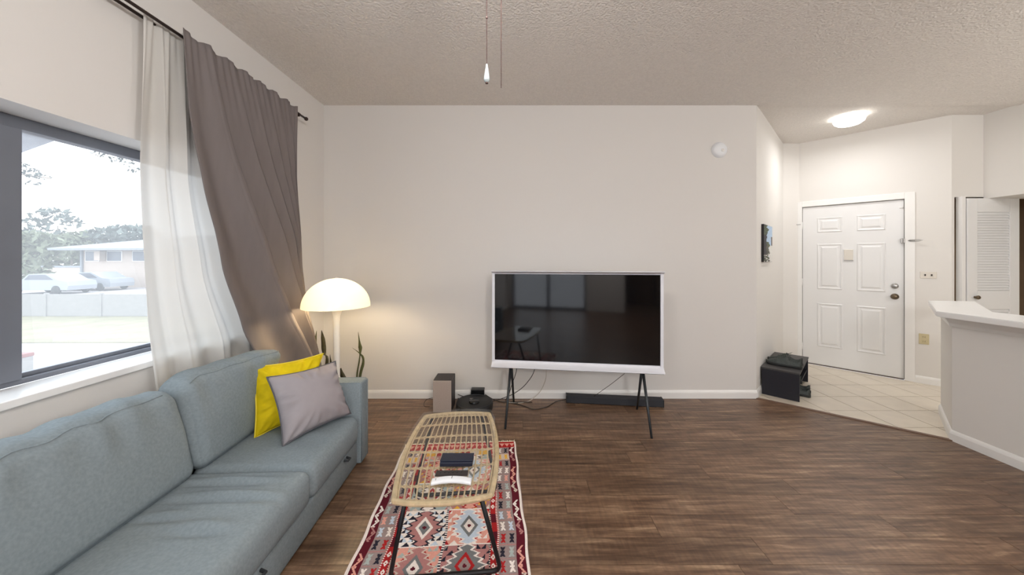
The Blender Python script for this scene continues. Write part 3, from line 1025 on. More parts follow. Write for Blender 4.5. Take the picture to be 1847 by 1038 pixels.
# ------------------------------------------------------------------ pillows
def pillow(name, label, TL, TR, BR, BL, th, m, mp, cr_amp, seed):
    c4 = [Vector(q) for q in (BL, BR, TR, TL)]
    cen = sum(c4, Vector()) / 4
    nrm = ((c4[1] - c4[0]).cross(c4[3] - c4[0])).normalized()
    base = Vector((cen.x, cen.y, min(q.z for q in c4)))
    root = thing(name, label, 'pillow', base)
    def pt(u, v):
        # edges bow inward, corners stick out
        a_, b_ = 2 * u - 1, 2 * v - 1
        k1 = 1 - 0.10 * (1 - b_ * b_); k2 = 1 - 0.09 * (1 - a_ * a_)
        a_ *= k1; b_ *= k2
        u2, v2 = (a_ + 1) / 2, (b_ + 1) / 2
        return c4[0] * (1 - u2) * (1 - v2) + c4[1] * u2 * (1 - v2) + c4[2] * u2 * v2 + c4[3] * (1 - u2) * v2 - base
    def prof(u, v):
        a_, b_ = abs(2 * u - 1), abs(2 * v - 1)
        return ((1 - a_ ** 2.6) * (1 - b_ ** 2.6)) ** 0.62
    bm = bmesh.new()
    N = 34
    for sgn in (1, -1):
        V = []
        for i in range(N + 1):
            rowv = []
            for j in range(N + 1):
                u, v = i / N, j / N
                edge = min(u, v, 1 - u, 1 - v)
                ang = math.atan2(v - 0.5, u - 0.5)
                wr = cr_amp * math.sin(ang * 13 + seed + 2 * math.sin(ang * 5 + seed)) * math.exp(-((edge - 0.10) / 0.09) ** 2)
                wr += cr_amp * 0.5 * math.sin(ang * 29 + seed * 2) * math.exp(-((edge - 0.05) / 0.05) ** 2)
                rowv.append(bm.verts.new(pt(u, v) + nrm * sgn * (th / 2 * prof(u, v) + wr * min(1, edge * 30))))
            V.append(rowv)
        for i in range(N):
            for j in range(N):
                q = (V[i][j], V[i + 1][j], V[i + 1][j + 1], V[i][j + 1])
                bm.faces.new(q if sgn > 0 else tuple(reversed(q)))
    bmesh.ops.remove_doubles(bm, verts=bm.verts, dist=1e-5)
    obj('cover', bm, m, root, True)
    ring = []
    for i in range(24): ring.append(pt(i / 24, 0))
    for i in range(24): ring.append(pt(1, i / 24))
    for i in range(24): ring.append(pt(1 - i / 24, 1))
    for i in range(24): ring.append(pt(0, 1 - i / 24))
    bm = bmesh.new()
    tube_into(bm, ring, 0.0045, 6, closed=True)
    obj('piping', bm, mp, root, True)
    return root


def at(px, py, yy): return ((px - CX) * yy / F, yy, H - (py - CY) * yy / F)
pillow('throw_pillow', 'bright yellow throw pillow propped against the sofa back', at(452, 662, 2.06), at(583, 638, 2.29), at(556, 752, 2.25), at(459, 792, 1.985), 0.17, M_yellow, M_pipe_yel, 0.009, 1.3)
pillow('throw_pillow', 'mauve grey throw pillow leaning in front of the yellow pillow', at(481, 681, 2.00), at(605, 652, 2.32), at(633, 746, 2.26), at(510, 806, 1.89), 0.19, M_greyp, M_pipe_dark, 0.010, 4.0)

# ------------------------------------------------------------------ floor lamp
lp = thing('floor_lamp', 'white mushroom floor lamp glowing warm behind the sofa arm', 'floor lamp', (-1.42, 2.75, 0))
M_opal = bpy.data.materials.new('opal_lamp_shade')
M_opal.use_nodes = True
nt = M_opal.node_tree
nt.nodes.clear()
out = nt.nodes.new('ShaderNodeOutputMaterial')
dfn = nt.nodes.new('ShaderNodeBsdfDiffuse'); dfn.inputs[0].default_value = srgb(250, 244, 228)
trn = nt.nodes.new('ShaderNodeBsdfTranslucent'); trn.inputs[0].default_value = srgb(255, 246, 224)
gls = nt.nodes.new('ShaderNodeBsdfGlossy'); gls.inputs['Roughness'].default_value = 0.15
mx = nt.nodes.new('ShaderNodeMixShader'); mx.inputs[0].default_value = 0.19
mx2 = nt.nodes.new('ShaderNodeMixShader'); mx2.inputs[0].default_value = 0.04
nt.links.new(dfn.outputs[0], mx.inputs[1]); nt.links.new(trn.outputs[0], mx.inputs[2])
nt.links.new(mx.outputs[0], mx2.inputs[1]); nt.links.new(gls.outputs[0], mx2.inputs[2])
nt.links.new(mx2.outputs[0], out.inputs[0])
RS, ZS, HS = 0.247, 0.990, 0.226
prof = [(RS * math.cos(a_ * PI / 2 / 20), ZS + HS * math.sin(a_ * PI / 2 / 20)) for a_ in range(21)]
prof[-1] = (0.0, ZS + HS)
lathe('shade', prof, M_opal, lp, 56)
lathe('finial', [(0.012, ZS + HS - 0.002), (0.012, ZS + HS + 0.004), (0.0, ZS + HS + 0.008)], M_white, lp, 16)
M_lampstem = mat('white_lacquer', srgb(240, 238, 234), 0.25, var=0.01)
lathe('stem', [(0.0, 0.0), (0.20, 0.0), (0.20, 0.006), (0.17, 0.018), (0.11, 0.038), (0.06, 0.075), (0.035, 0.14), (0.026, 0.22), (0.024, 0.5), (0.024, 0.86), (0.028, 0.91), (0.038, 0.95), (0.056, 0.98), (0.072, 0.996), (0.078, 1.0), (0.0, 1.002)], M_lampstem, lp, 32)
M_bulb = mat('lit_bulb', srgb(255, 230, 180), 0.4, emit=(1, 0.75, 0.4, 1), estr=3)
lathe('bulb', [(0, 1.10), (0.02, 1.09), (0.03, 1.07), (0.028, 1.05), (0.016, 1.03), (0.014, 1.0)], M_bulb, lp, 16).visible_shadow = False

# ------------------------------------------------------------------ snake plants
def leaf_mat():
    m = mat('snake_leaf', srgb(84, 88, 52), 0.45, var=0.3, vscale=(20, 20, 60), bump=0.1, bscale=60)
    return m
M_leaf = leaf_mat()
M_leaf2 = mat('snake_leaf_dark', srgb(70, 66, 44), 0.5, var=0.25, vscale=(20, 20, 60))
def leaf_strip(name, root, pts, widths, m, twist=0.6):
    """blade along pts (root-local), with a shallow V section and some twist"""
    P = [Vector(p) for p in pts]
    n_ = len(P)
    K = 24
    def cat_(t):
        x = t * (n_ - 1); i = min(int(x), n_ - 2); q = x - i
        p0, p1, p2, p3 = P[max(i - 1, 0)], P[i], P[i + 1], P[min(i + 2, n_ - 1)]
        return 0.5 * (2 * p1 + (p2 - p0) * q + (2 * p0 - 5 * p1 + 4 * p2 - p3) * q * q + (3 * p1 - p0 - 3 * p2 + p3) * q ** 3)
    def wid(t):
        x = t * (len(widths) - 1); i = min(int(x), len(widths) - 2); q = x - i
        return widths[i] * (1 - q) + widths[i + 1] * q
    bm = bmesh.new()
    V = []
    for k_ in range(K + 1):
        t = k_ / K
        c = cat_(t)
        an = twist * math.sin(t * 4.0)
        side = Vector((math.cos(an), math.sin(an), 0))
        dep = Vector((-math.sin(an), math.cos(an), 0))
        wd = max(0.0006, wid(t) / 2)
        V.append([bm.verts.new(c - side * wd), bm.verts.new(c + dep * wd * 0.35), bm.verts.new(c + side * wd), bm.verts.new(c + dep * (wd * 0.35 + 0.002))])
    for a_, b_ in zip(V[:-1], V[1:]):
        for q in range(4):
            bm.faces.new((a_[q], a_[(q + 1) % 4], b_[(q + 1) % 4], b_[q]))
    bm.faces.new(V[0]); bm.faces.new(list(reversed(V[-1])))
    return obj(name, bm, m, root, True)


def plant(label, bx, by, leaves):
    r = thing('snake_plant', label, 'plant', (bx, by, 0))
    p_ = lathe('pot', [(0.0, 0.0), (0.07, 0.0), (0.085, 0.08), (0.092, 0.17), (0.086, 0.17), (0.08, 0.15), (0.0, 0.15)], M_pot, r, 28)
    lathe('soil', [(0.0, 0.153), (0.079, 0.151)], M_soil, r, 24)
    for pix, wd, m, tw, y_ in leaves:
        pts = [Vector((0.02 * math.sin(len(pix) + pix[0][0]), 0, 0.15))]
        for (px, py) in pix:
            q = at(px, py, y_)
            pts.append(Vector((q[0] - bx, y_ - by, q[2])))
        leaf_strip('leaf', r, pts, wd, m, tw)
    return r


plant('snake plant with three dark leaves left of the lamp stem', (580 - CX) * 3.0 / F, 3.0, [
    ([(566, 660), (567, 632), (569, 615), (571, 597)], [0.03, 0.045, 0.045, 0.030, 0.018, 0.002], M_leaf, 0.3, 3.0),
    ([(590, 652), (585, 638), (583, 615), (580, 596)], [0.02, 0.03, 0.016, 0.040, 0.034, 0.002], M_leaf2, 0.2, 2.98),
    ([(600, 665), (597, 655), (595, 640)], [0.02, 0.025, 0.018, 0.002], M_leaf2, 0.6, 3.03)])
plant('twisting snake plant with thin leaves right of the lamp stem', (640 - CX) * 3.05 / F, 3.05, [
    ([(644, 678), (648, 652), (650, 632), (648.5, 618), (646, 599)], [0.012, 0.014, 0.012, 0.010, 0.034, 0.014, 0.001], M_leaf, 0.2, 3.05),
    ([(650, 676), (655, 656), (654.5, 645), (648, 637), (635, 627.5)], [0.014, 0.022, 0.026, 0.018, 0.022, 0.014, 0.001], M_leaf, 0.2, 3.03),
    ([(617, 676), (615, 664)], [0.05, 0.042, 0.002], M_leaf2, 0.2, 3.04)])

# ------------------------------------------------------------------ rug
RA = math.radians(3.7)
RW, RL = 0.805, 1.55
rug = thing('rug', 'red and grey kilim rug with diamond medallions under the coffee table', 'rug', (-0.005, 2.585, 0.001), RA)
PAL = [srgb(*c) for c in ((150, 134, 132), (168, 40, 42), (92, 28, 40), (238, 228, 222), (44, 42, 54), (168, 178, 176), (196, 208, 222), (222, 160, 146), (226, 172, 66), (176, 124, 122), (206, 190, 178), (118, 120, 122))]
GREY, RED, MAR, WHT, DRK, SAGE, LBL, SAL, YEL, ROSE, CRM, GRN = range(12)
CELL = 0.003
nu_, nv_ = int(RW / CELL), int(RL / CELL)
U, V = np.meshgrid((np.arange(nu_) + .5) * CELL, (np.arange(nv_) + .5) * CELL, indexing='ij')
C = np.full(U.shape, GREY)
def tri(x): return 2 * np.abs(x - np.floor(x + 0.5))
Um = np.minimum(U, RW - U)                    # mirrored distance to the long sides
# outer borders
mb = (Um > 0.014) & (Um < 0.056)
C[mb] = MAR
ph = V / 0.077
hook = np.abs((Um - 0.035) - 0.013 * (2 * tri(ph) - 1)) < 0.0052
hook2 = (np.abs(tri(ph + 0.25) - 0.5) < 0.16) & (np.abs(Um - 0.035) < 0.005)
seg_i = np.floor(V / 0.154).astype(int)
hc = np.where(seg_i % 4 == 0, WHT, np.where(seg_i % 4 == 1, ROSE, np.where(seg_i % 4 == 2, SAL, CRM)))
sel = mb & (hook | hook2) & ((V % 0.31) < 0.245)
C[sel] = hc[sel]
# paired motif columns
PITCH = 0.077
rows_r = [(RED, WHT), (WHT, DRK), (YEL, YEL), (RED, DRK), (WHT, WHT), (WHT, SAL), (DRK, SAGE), (RED, WHT), (DRK, SAGE), (LBL, SAL), (WHT, LBL), (RED, DRK), (DRK, SAGE), (RED, WHT), (DRK, SAGE), (LBL, WHT), (RED, DRK), (SAL, SAGE), (WHT, RED), (DRK, SAGE), (SAL, WHT)]
ri = np.floor(V / PITCH).astype(int)
vv = V / PITCH - ri - 0.5
for col_i, (c0, c1) in enumerate(((0.056, 0.098), (0.098, 0.140))):
    uu = (Um - (c0 + c1) / 2) / (c1 - c0)
    hour = (np.abs(uu) < 0.06 + 0.72 * np.abs(vv) * (np.abs(vv) < 0.36)) & (np.abs(vv) < 0.36)
    arms = (np.abs(vv) < 0.07) & (np.abs(uu) < 0.26)
    notch = (np.abs(vv) > 0.31) & (np.abs(uu) < 0.07)
    colr = np.array([rows_r[k_ % len(rows_r)][1 - col_i] for k_ in range(ri.max() + 1)])[ri]
    band = (Um >= c0) & (Um < c1)
    s_ = band & (hour | arms) & ~notch
    bgy = band & (ri == 2)
    C[bgy] = CRM
    C[s_] = colr[s_]
    C[band & (np.abs(vv) > 0.475)] = ROSE
# dashed line, red strip, dashed line
dl = (Um >= 0.140) & (Um < 0.148)
C[dl] = np.where((V[dl] / 0.012 % 1) < 0.5, WHT, RED)
rs_ = (Um >= 0.148) & (Um < 0.176)
C[rs_] = RED
blk = rs_ & ((np.floor(V / 0.23).astype(int) % 2) == 1)
C[blk] = np.where(((V[blk] / 0.06).astype(int) % 2) == 0, MAR, RED)
dd_ = np.abs((Um - 0.162) / 0.011) + np.abs((V % 0.046 - 0.023) / 0.017)
s_ = rs_ & ~blk & (dd_ < 1) & (dd_ > 0.33)
C[s_] = WHT
# medallion field
u0, u1, v0 = 0.176, RW - 0.176, 0.16
fw = (u1 - u0) / 2
fh = 0.232
v0 = 0.213
fld = (U >= u0) & (U < u1)
ci = np.clip(((U - u0) / fw).astype(int), 0, 1)
rj = np.floor((V - v0) / fh).astype(int)
a_ = (U - u0 - (ci + .5) * fw) / (fw / 2)
b_ = (V - v0 - (rj + .5) * fh) / (fh / 2)
dist = np.abs(a_) / 0.80 + np.abs(b_) / 1.28
zig = 0.15 * (2 * tri(b_ * 3.5) - 1)
d2 = dist + zig
SCH = [dict(bg=WHT, tri1=DRK, tri2=LBL, out=DRK, mid=ROSE, ring=WHT, core=GRN), dict(bg=RED, tri1=WHT, tri2=SAL, out=WHT, mid=LBL, ring=GRN, core=WHT),
       dict(bg=RED, tri1=SAGE, tri2=SAL, out=CRM, mid=ROSE, ring=GRN, core=WHT), dict(bg=GREY, tri1=DRK, tri2=ROSE, out=WHT, mid=GRN, ring=RED, core=GREY),
       dict(bg=CRM, tri1=YEL, tri2=ROSE, out=RED, mid=SAL, ring=WHT, core=RED), dict(bg=ROSE, tri1=CRM, tri2=SAGE, out=DRK, mid=WHT, ring=RED, core=CRM)]
for r_ in range(rj.min(), rj.max() + 1):
    for c_ in (0, 1):
        k_ = {(2, 0): 0, (2, 1): 1, (3, 0): 2, (3, 1): 3}.get((r_, c_), (r_ * 2 + c_ * 3 + 4) % 6)
        if r_ == 1: k_ = 5 if c_ == 0 else 4
        S = SCH[k_]
        m_ = fld & (rj == r_) & (ci == c_)
        cc = np.full(U.shape, S['bg'])
        # corner triangles
        tb = np.floor((b_ + 1) * 4).astype(int); fr = (b_ + 1) * 4 - tb
        tt = tri(a_ * 2.5 + 0.5 * (tb % 2)) < fr
        ring_z = (dist > 1.0) & (dist < 1.75)
        cc[ring_z & tt] = S['tri1']
        cc[ring_z & ~tt] = S['tri2'] if k_ != 0 else WHT
        cc[ring_z & tt & ((tb + np.floor(a_ * 2.5).astype(int)) % 2 == 0)] = S['tri2']
        cc[d2 < 1.02] = S['out']
        cc[d2 < 0.88] = S['mid']
        cc[dist < 0.50] = S['ring']
        cc[dist < 0.32] = S['core']
        cc[(np.abs(a_) < 0.09) & (np.abs(b_) < 0.05)] = MAR
        cc[(np.abs(a_) < 0.04) & (np.abs(b_) < 0.09)] = MAR
        C[m_] = cc[m_]
# lines between medallions
lv = fld & ((np.abs(V - v0 - np.round((V - v0) / fh) * fh)) < 0.004)
C[lv] = WHT
lc = fld & (np.abs(U - (u0 + fw)) < 0.006)
C[lc] = np.where((V[lc] / 0.014 % 1) < 0.5, WHT, DRK)
le = fld & ((U - u0 < 0.005) | (u1 - U < 0.005))
C[le] = np.where((V[le] / 0.013 % 1) < 0.5, CRM, DRK)
# end band: red with pale triangles, and a row of warm blocks
eb = (V < 0.075) & (Um > 0.014)
C[eb] = RED
t_ = (tri(U / 0.036) * 0.04 > (V - 0.022)) & (V > 0.022) & (V < 0.062)
C[eb & t_] = SAL
yb = fld & (V > 0.085) & (V < 0.155)
kk = np.floor(U / 0.06).astype(int) % 3
C[yb] = np.where(kk[yb] == 0, YEL, np.where(kk[yb] == 1, RED, CRM))
C[Um <= 0.014] = WHT
# slight waviness of the long edges and mesh
xs = np.linspace(0, RW, nu_ + 1); ys = np.linspace(0, RL, nv_ + 1)
GX, GY = np.meshgrid(xs, ys, indexing='ij')
wav = 0.004 * np.sin(GY * 9) + 0.003 * np.sin(GY * 23 + 1)
GXw = GX - RW + wav
GZ = 0.006 + 0.0008 * np.sin(GX * 40 + GY * 13)
top = np.stack([GXw, -GY, GZ], -1).reshape(-1, 3)
idx = np.arange((nu_ + 1) * (nv_ + 1)).reshape(nu_ + 1, nv_ + 1)
quads = np.stack([idx[:-1, :-1], idx[:-1, 1:], idx[1:, 1:], idx[1:, :-1]], -1).reshape(-1, 4)
me = bpy.data.meshes.new('weave')
nb = len(top)
bot = np.array([[GXw[0, 0], 0, 0], [GXw[-1, 0], 0, 0], [GXw[-1, -1], -RL, 0], [GXw[0, -1], -RL, 0]])
me.vertices.add(nb + 4)
me.vertices.foreach_set('co', np.concatenate([top, bot]).astype(np.float32).ravel())
side = np.array([[nb, nb + 1, nb + 2, nb + 3]])
allq = np.concatenate([quads, side])
me.loops.add(allq.size)
me.loops.foreach_set('vertex_index', allq.ravel().astype(np.int32))
me.polygons.add(len(allq))
me.polygons.foreach_set('loop_start', (np.arange(len(allq)) * 4).astype(np.int32))
me.update(calc_edges=True)
at_ = me.attributes.new('dye', 'FLOAT_COLOR', 'FACE')
pal = np.array(PAL, dtype=np.float32)
jit = (1 + rng.normal(0, 0.05, (C.size, 1))).astype(np.float32)
fc = pal[C.ravel()].copy(); fc[:, :3] *= jit
fc = np.concatenate([fc, np.array([[0.5, 0.4, 0.4, 1]], dtype=np.float32)])
at_.data.foreach_set('color', fc.ravel())
M_rug = bpy.data.materials.new('kilim_wool')
M_rug.use_nodes = True
nt = M_rug.node_tree
an = nt.nodes.new('ShaderNodeAttribute'); an.attribute_name = 'dye'
pb = nt.nodes['Principled BSDF']
pb.inputs['Roughness'].default_value = 0.95; pb.inputs['Specular IOR Level'].default_value = 0.1
nt.links.new(an.outputs['Color'], pb.inputs['Base Color'])
tcn = nt.nodes.new('ShaderNodeTexCoord'); wv = nt.nodes.new('ShaderNodeTexWave'); wv.inputs['Scale'].default_value = 120; wv.bands_direction = 'Y'
bpn = nt.nodes.new('ShaderNodeBump'); bpn.inputs['Strength'].default_value = 0.2; bpn.inputs['Distance'].default_value = 0.001
nt.links.new(tcn.outputs['Object'], wv.inputs['Vector']); nt.links.new(wv.outputs['Fac'], bpn.inputs['Height']); nt.links.new(bpn.outputs[0], pb.inputs['Normal'])
link('weave', me, M_rug, rug)
M_fringe = mat('cream_wool_fringe', srgb(232, 218, 196), 0.95, var=0.06, vscale=(60, 60, 60))
bm = bmesh.new()
for y0, sg in ((0.0, 1), (-RL, -1)):
    x = -RW + 0.003
    while x < -0.003:
        l_ = random.uniform(0.016, 0.032)
        tube_into(bm, [(x, y0, 0.005), (x + random.uniform(-.003, .003), y0 + sg * l_ * 0.5, 0.005), (x + random.uniform(-.006, .006), y0 + sg * l_, 0.002)], [0.0035, 0.0035, 0.002], 5)
        x += 0.0075
tag(obj('fringe', bm, M_fringe, rug, True), kind='stuff')

# ------------------------------------------------------------------ coffee table
tb = thing('coffee_table', 'rattan coffee table with glass top on black metal legs', 'coffee table', (-0.320, 1.740, 0), math.radians(5.0))
HL, W0, W1, EB = 0.384, 0.205, 0.243, 0.026
def halfw(y_): return W0 + (W1 - W0) * (1 - (y_ / HL) ** 2)
def outline(ins, z_, n_=40, m_=16):
    pts = []
    hl = HL - ins
    for i in range(m_ + 1):            # near end, left to right
        q = -1 + 2 * i / m_
        pts.append((q * (W0 - ins), -hl - EB * (1 - q * q), z_))
    for i in range(1, n_):
        y_ = -hl + 2 * hl * i / n_
        pts.append((halfw(y_) - ins, y_, z_))
    for i in range(m_ + 1):
        q = 1 - 2 * i / m_
        pts.append((q * (W0 - ins), hl + EB * (1 - q * q), z_))
    for i in range(1, n_):
        y_ = hl - 2 * hl * i / n_
        pts.append((-(halfw(y_) - ins), y_, z_))
    return pts
TZ = 0.434
bm = bmesh.new()
prism_into(bm, [(p[0], p[1]) for p in outline(0.0, 0)], TZ, TZ + 0.006)
obj('glass_top', bm, M_glass_table, tb)
ZR = TZ - 0.0125
rim = tube('rim', outline(0.019, ZR), 0.0112, M_rattan, tb, 10, True)
bm = bmesh.new()
ol = [Vector(p) for p in outline(0.019, ZR, 170, 84)]
for i in range(len(ol)):
    a2, b2 = ol[i], ol[(i + 1) % len(ol)]
    t_ = (b2 - a2).normalized(); nrm = Vector((t_.y, -t_.x, 0))
    ring = [a2 + nrm * 0.0108 * math.cos(q) + Vector((0, 0, 0.0108 * math.sin(q))) + t_ * 0.001 * q for q in [2 * PI * j / 8 for j in range(8)]]
    tube_into(bm, ring, 0.0016, 4, True)
tag(obj('binding', bm, M_rattan, rim, True), kind='stuff')
NC = 16
ROWS = [-0.362, -0.275, -0.150, -0.020, 0.110, 0.240, 0.345]
def row_y(k_, q): return ROWS[k_] + 0.012 * (1 - q * q) * (1 if ROWS[k_] > 0 else -1)
knots = bmesh.new()
for i in range(NC):
    q = -1 + 2 * (i + 0.5) / NC
    pts = []
    n_ = 64
    for j in range(n_ + 1):
        y_ = -HL - EB * (1 - q * q) + 0.02 + (2 * HL + 2 * EB * (1 - q * q) - 0.04) * j / n_
        pts.append((q * (halfw(y_) - 0.022), y_, ZR + 0.004))
    tube('cane', pts, 0.0034, M_rattan, tb, 6)
for k_ in range(len(ROWS)):
    for s_ in (-0.009, 0.009):
        pts = []
        for j in range(65):
            q = -1 + 2 * j / 64
            y_ = row_y(k_, q)
            pts.append((q * (halfw(y_) - 0.018), y_ + s_ * (0.55 + 0.45 * math.cos(2 * PI * (q + 1) / 2 * NC + PI)), ZR + 0.001))
        tube('cross_cane', pts, 0.0030, M_rattan, tb, 6)
    for i in range(NC):
        q = -1 + 2 * (i + 0.5) / NC
        y_ = row_y(k_, q)
        M_ = Matrix.Translation((q * (halfw(y_) - 0.022), y_, ZR + 0.003)) @ Matrix.Diagonal((0.0055, 0.012, 0.005, 1))
        bmesh.ops.create_uvsphere(knots, u_segments=8, v_segments=6, radius=1.0, matrix=M_)
tag(obj('cane_knot', knots, M_rattan, tb, True), kind='stuff')
def leg_frame(sg):
    # U-shaped rod: two splayed uprights joined by a floor bar, rounded lower corners; leans inward going down
    y0, y1 = -0.355, -0.258
    z_top = ZR - 0.010
    pts = []
    r_ = 0.045
    xt, xb = 0.150, 0.235
    zb = 0.021
    def up(x_s):
        top = Vector((x_s * xt, y0, z_top)); bot = Vector((x_s * xb, y1, zb))
        return top, bot
    tl, bl = up(-1); tr_, br = up(1)
    pts.append(tl); 
    dl_ = (bl - tl).normalized()
    p0 = bl - dl_ * r_; p2 = bl + Vector((r_, 0, 0))
    for i in range(7):
        t = i / 6
        pts.append(p0 * (1 - t) ** 2 + bl * 2 * t * (1 - t) + p2 * t * t)
    dr_ = (br - tr_).normalized()
    p0 = br - Vector((r_, 0, 0)); p2 = br - dr_ * r_
    for i in range(7):
        t = i / 6
        pts.append(p0 * (1 - t) ** 2 + br * 2 * t * (1 - t) + p2 * t * t)
    pts.append(tr_)
    pts = [Vector((p.x, p.y * sg, p.z)) for p in pts]
    tube('leg_frame', pts, 0.0095, M_black_metal, tb, 10)
leg_frame(1); leg_frame(-1)
GT = TZ + 0.0062
wl = thing('wallet', 'folded navy leather wallet on the glass table', 'wallet', (-0.268, 1.588, GT), math.radians(0.5))
box('body', -0.073, 0.073, -0.034, 0.036, 0.0, 0.019, M_navy, wl, 0.003)
box('flap', -0.074, 0.074, -0.024, 0.037, 0.0185, 0.0235, M_navy, wl, 0.002)
rm = thing('remote_control', 'slim dark brown remote lying behind the white remote', 'remote', (-0.276, 1.500, GT), math.radians(1))
box('body', -0.070, 0.070, -0.018, 0.018, 0.0, 0.009, M_darkbrown, rm, 0.003)
box('edge_band', -0.071, 0.071, -0.0186, 0.0186, 0.0015, 0.004, M_silver, rm, 0.001)
for i in range(6):
    lathe('button', [(0, 0.0105), (0.004, 0.0102), (0.0045, 0.0085)], M_black, rm, 10, loc=(-0.05 + i * 0.018, 0, 0))
wr_ = thing('remote_control', 'curved white remote nearest the front of the glass table', 'remote', (-0.266, 1.437, GT), math.radians(1))
def wr_fn(s, t):
    x_ = -0.082 + 0.164 * s
    arch = 0.005 * (1 - (2 * s - 1) ** 2)
    a2 = 2 * PI * t
    e = 0.5
    cy_ = math.copysign(abs(math.cos(a2)) ** e, math.cos(a2)); sy_ = math.copysign(abs(math.sin(a2)) ** e, math.sin(a2))
    return (x_, 0.0175 * cy_ + 0.008 * (1 - (2 * s - 1) ** 2), 0.0085 + 0.0075 * sy_ + arch)
bm = grid_mesh(wr_fn, 30, 20)
bm.verts.ensure_lookup_table()
bmesh.ops.remove_doubles(bm, verts=bm.verts, dist=1e-6)
bmesh.ops.holes_fill(bm, edges=bm.edges, sides=0)
obj('body', bm, M_whiteplastic, wr_, True)
box('button', -0.0012, 0.0012, 0.004, 0.022, 0.0208, 0.0216, M_leg_grey, wr_)
box('button', -0.066, -0.0645, -0.004, 0.008, 0.0185, 0.0195, M_leg_grey, wr_)

# ------------------------------------------------------------------ television
tv = thing('television', 'large dark-screened television with white I-shaped frame on four slim legs', 'television', (0.51, 2.968, 0), math.radians(-7.4))
HWD, Z0, Z1 = 0.721, 0.430, 1.264
box('panel_body', -HWD + 0.004, HWD - 0.004, -0.012, 0.03, Z0 + 0.02, Z1 - 0.004, M_tvframe, tv, 0.004)
def ledge(name, zlo, zhi, flare):
    # top / bottom ledge: deep slab that flares out from the panel with a concave sweep
    bm = bmesh.new()
    dep = 0.062
    secs = [(-HWD), (HWD)]
    prof = []
    K = 7
    if flare > 0:   # bottom: sweeps forward going down
        for i in range(K + 1):
            t = i / K
            prof.append((-0.013 - (dep - 0.013) * (t ** 2.2), zhi - (zhi - zlo - 0.006) * t))
        prof.append((-dep, zlo)); prof.append((dep, zlo))
        for i in range(K, -1, -1):
            t = i / K
            prof.append((0.03 + (dep - 0.03) * (t ** 2.2), zhi - (zhi - zlo - 0.006) * t))
    else:
        for i in range(K + 1):
            t = i / K
            prof.append((-0.013 - (dep - 0.013) * (t ** 2.2), zlo + (zhi - zlo - 0.005) * t))
        prof.append((-dep, zhi)); prof.append((dep, zhi))
        for i in range(K, -1, -1):
            t = i / K
            prof.append((0.03 + (dep - 0.03) * (t ** 2.2), zlo + (zhi - zlo - 0.005) * t))
    A_ = [bm.verts.new((-HWD, p[0], p[1])) for p in prof]; B_ = [bm.verts.new((HWD, p[0], p[1])) for p in prof]
    for i in range(len(prof)):
        j = (i + 1) % len(prof)
        bm.faces.new((A_[i], A_[j], B_[j], B_[i]))
    bm.faces.new(A_); bm.faces.new(list(reversed(B_)))
    obj(name, bm, M_tvframe, tv)
ledge('top_ledge', Z1 - 0.026, Z1, -1)
ledge('bottom_ledge', Z0, Z0 + 0.052, 1)
box('screen', -HWD + 0.025, HWD - 0.028, -0.0165, -0.010, Z0 + 0.055, Z1 - 0.028, M_screen, tv, 0.001)
for x_ in (-HWD + 0.0125, HWD - 0.014):
    box('side_bezel', x_ - 0.0125, x_ + 0.0125, -0.022, 0.03, Z0 + 0.04, Z1 - 0.02, M_tvframe, tv, 0.004)
box('underside_strip', -HWD + 0.01, HWD - 0.01, -0.058, 0.058, Z0 - 0.004, Z0 + 0.001, M_leg_grey, tv)
box('sensor', -0.055, -0.02, -0.03, -0.005, Z0 - 0.009, Z0 - 0.003, M_black, tv)
box('sensor', 0.03, 0.09, -0.03, -0.005, Z0 - 0.008, Z0 - 0.003, M_black, tv)
for sx in (-1, 1):
    for sy in (-1, 1):
        tube('leg', [(sx * 0.555, sy * 0.022, Z0 - 0.002), (sx * 0.565, sy * 0.258, 0.0)], [0.0125, 0.009], M_leg_grey, tv, 10)

# soundbar, speaker, vacuum, cables
sb = thing('soundbar', 'long black fabric soundbar on the floor under the television', 'soundbar', (0.9235, 3.262, 0), math.radians(-6.6))
box('grille', -0.44, 0.44, -0.04, 0.045, 0.006, 0.072, M_soundbar, sb, 0.006)
for x_ in (-0.4405, 0.4405):
    box('end_cap', x_ - 0.004, x_ + 0.004, -0.041, 0.046, 0.005, 0.073, M_black, sb, 0.002)
for x_ in (-0.35, 0.35):
    box('foot', x_ - 0.03, x_ + 0.03, -0.03, 0.03, 0.0, 0.007, M_black, sb)
sp = thing('speaker', 'box speaker with silver grille front on the floor by the baseboard', 'speaker', (-0.655, 3.17, 0), math.radians(0))
box('cabinet', -0.080, 0.085, -0.085, 0.10, 0.0, 0.288, M_speaker, sp, 0.004)
box('grille', -0.079, 0.084, -0.094, -0.084, 0.004, 0.284, M_silver, sp, 0.003)
vy = 3.20
vc = thing('robot_vacuum', 'round black robot vacuum on the floor beside the speaker', 'robot vacuum', ((855.5 - CX) * 3.115 / F, 3.135, 0))
lathe('body', [(0, 0.012), (0.155, 0.012), (0.165, 0.02), (0.167, 0.06), (0.162, 0.074), (0.152, 0.080), (0, 0.081)], M_black, vc, 48)
lathe('lidar_turret', [(0.046, 0.081), (0.046, 0.096), (0.042, 0.100), (0, 0.100)], M_blackgloss, vc, 28, c=(0.0, -0.03, 0))
bm = bmesh.new()
tube_into(bm, [(0.158 * math.cos(a2), 0.158 * math.sin(a2), 0.079) for a2 in np.linspace(0, 2 * PI, 49)[:-1]], 0.003, 6, True)
obj('rim_ring', bm, M_leg_grey, vc, True)
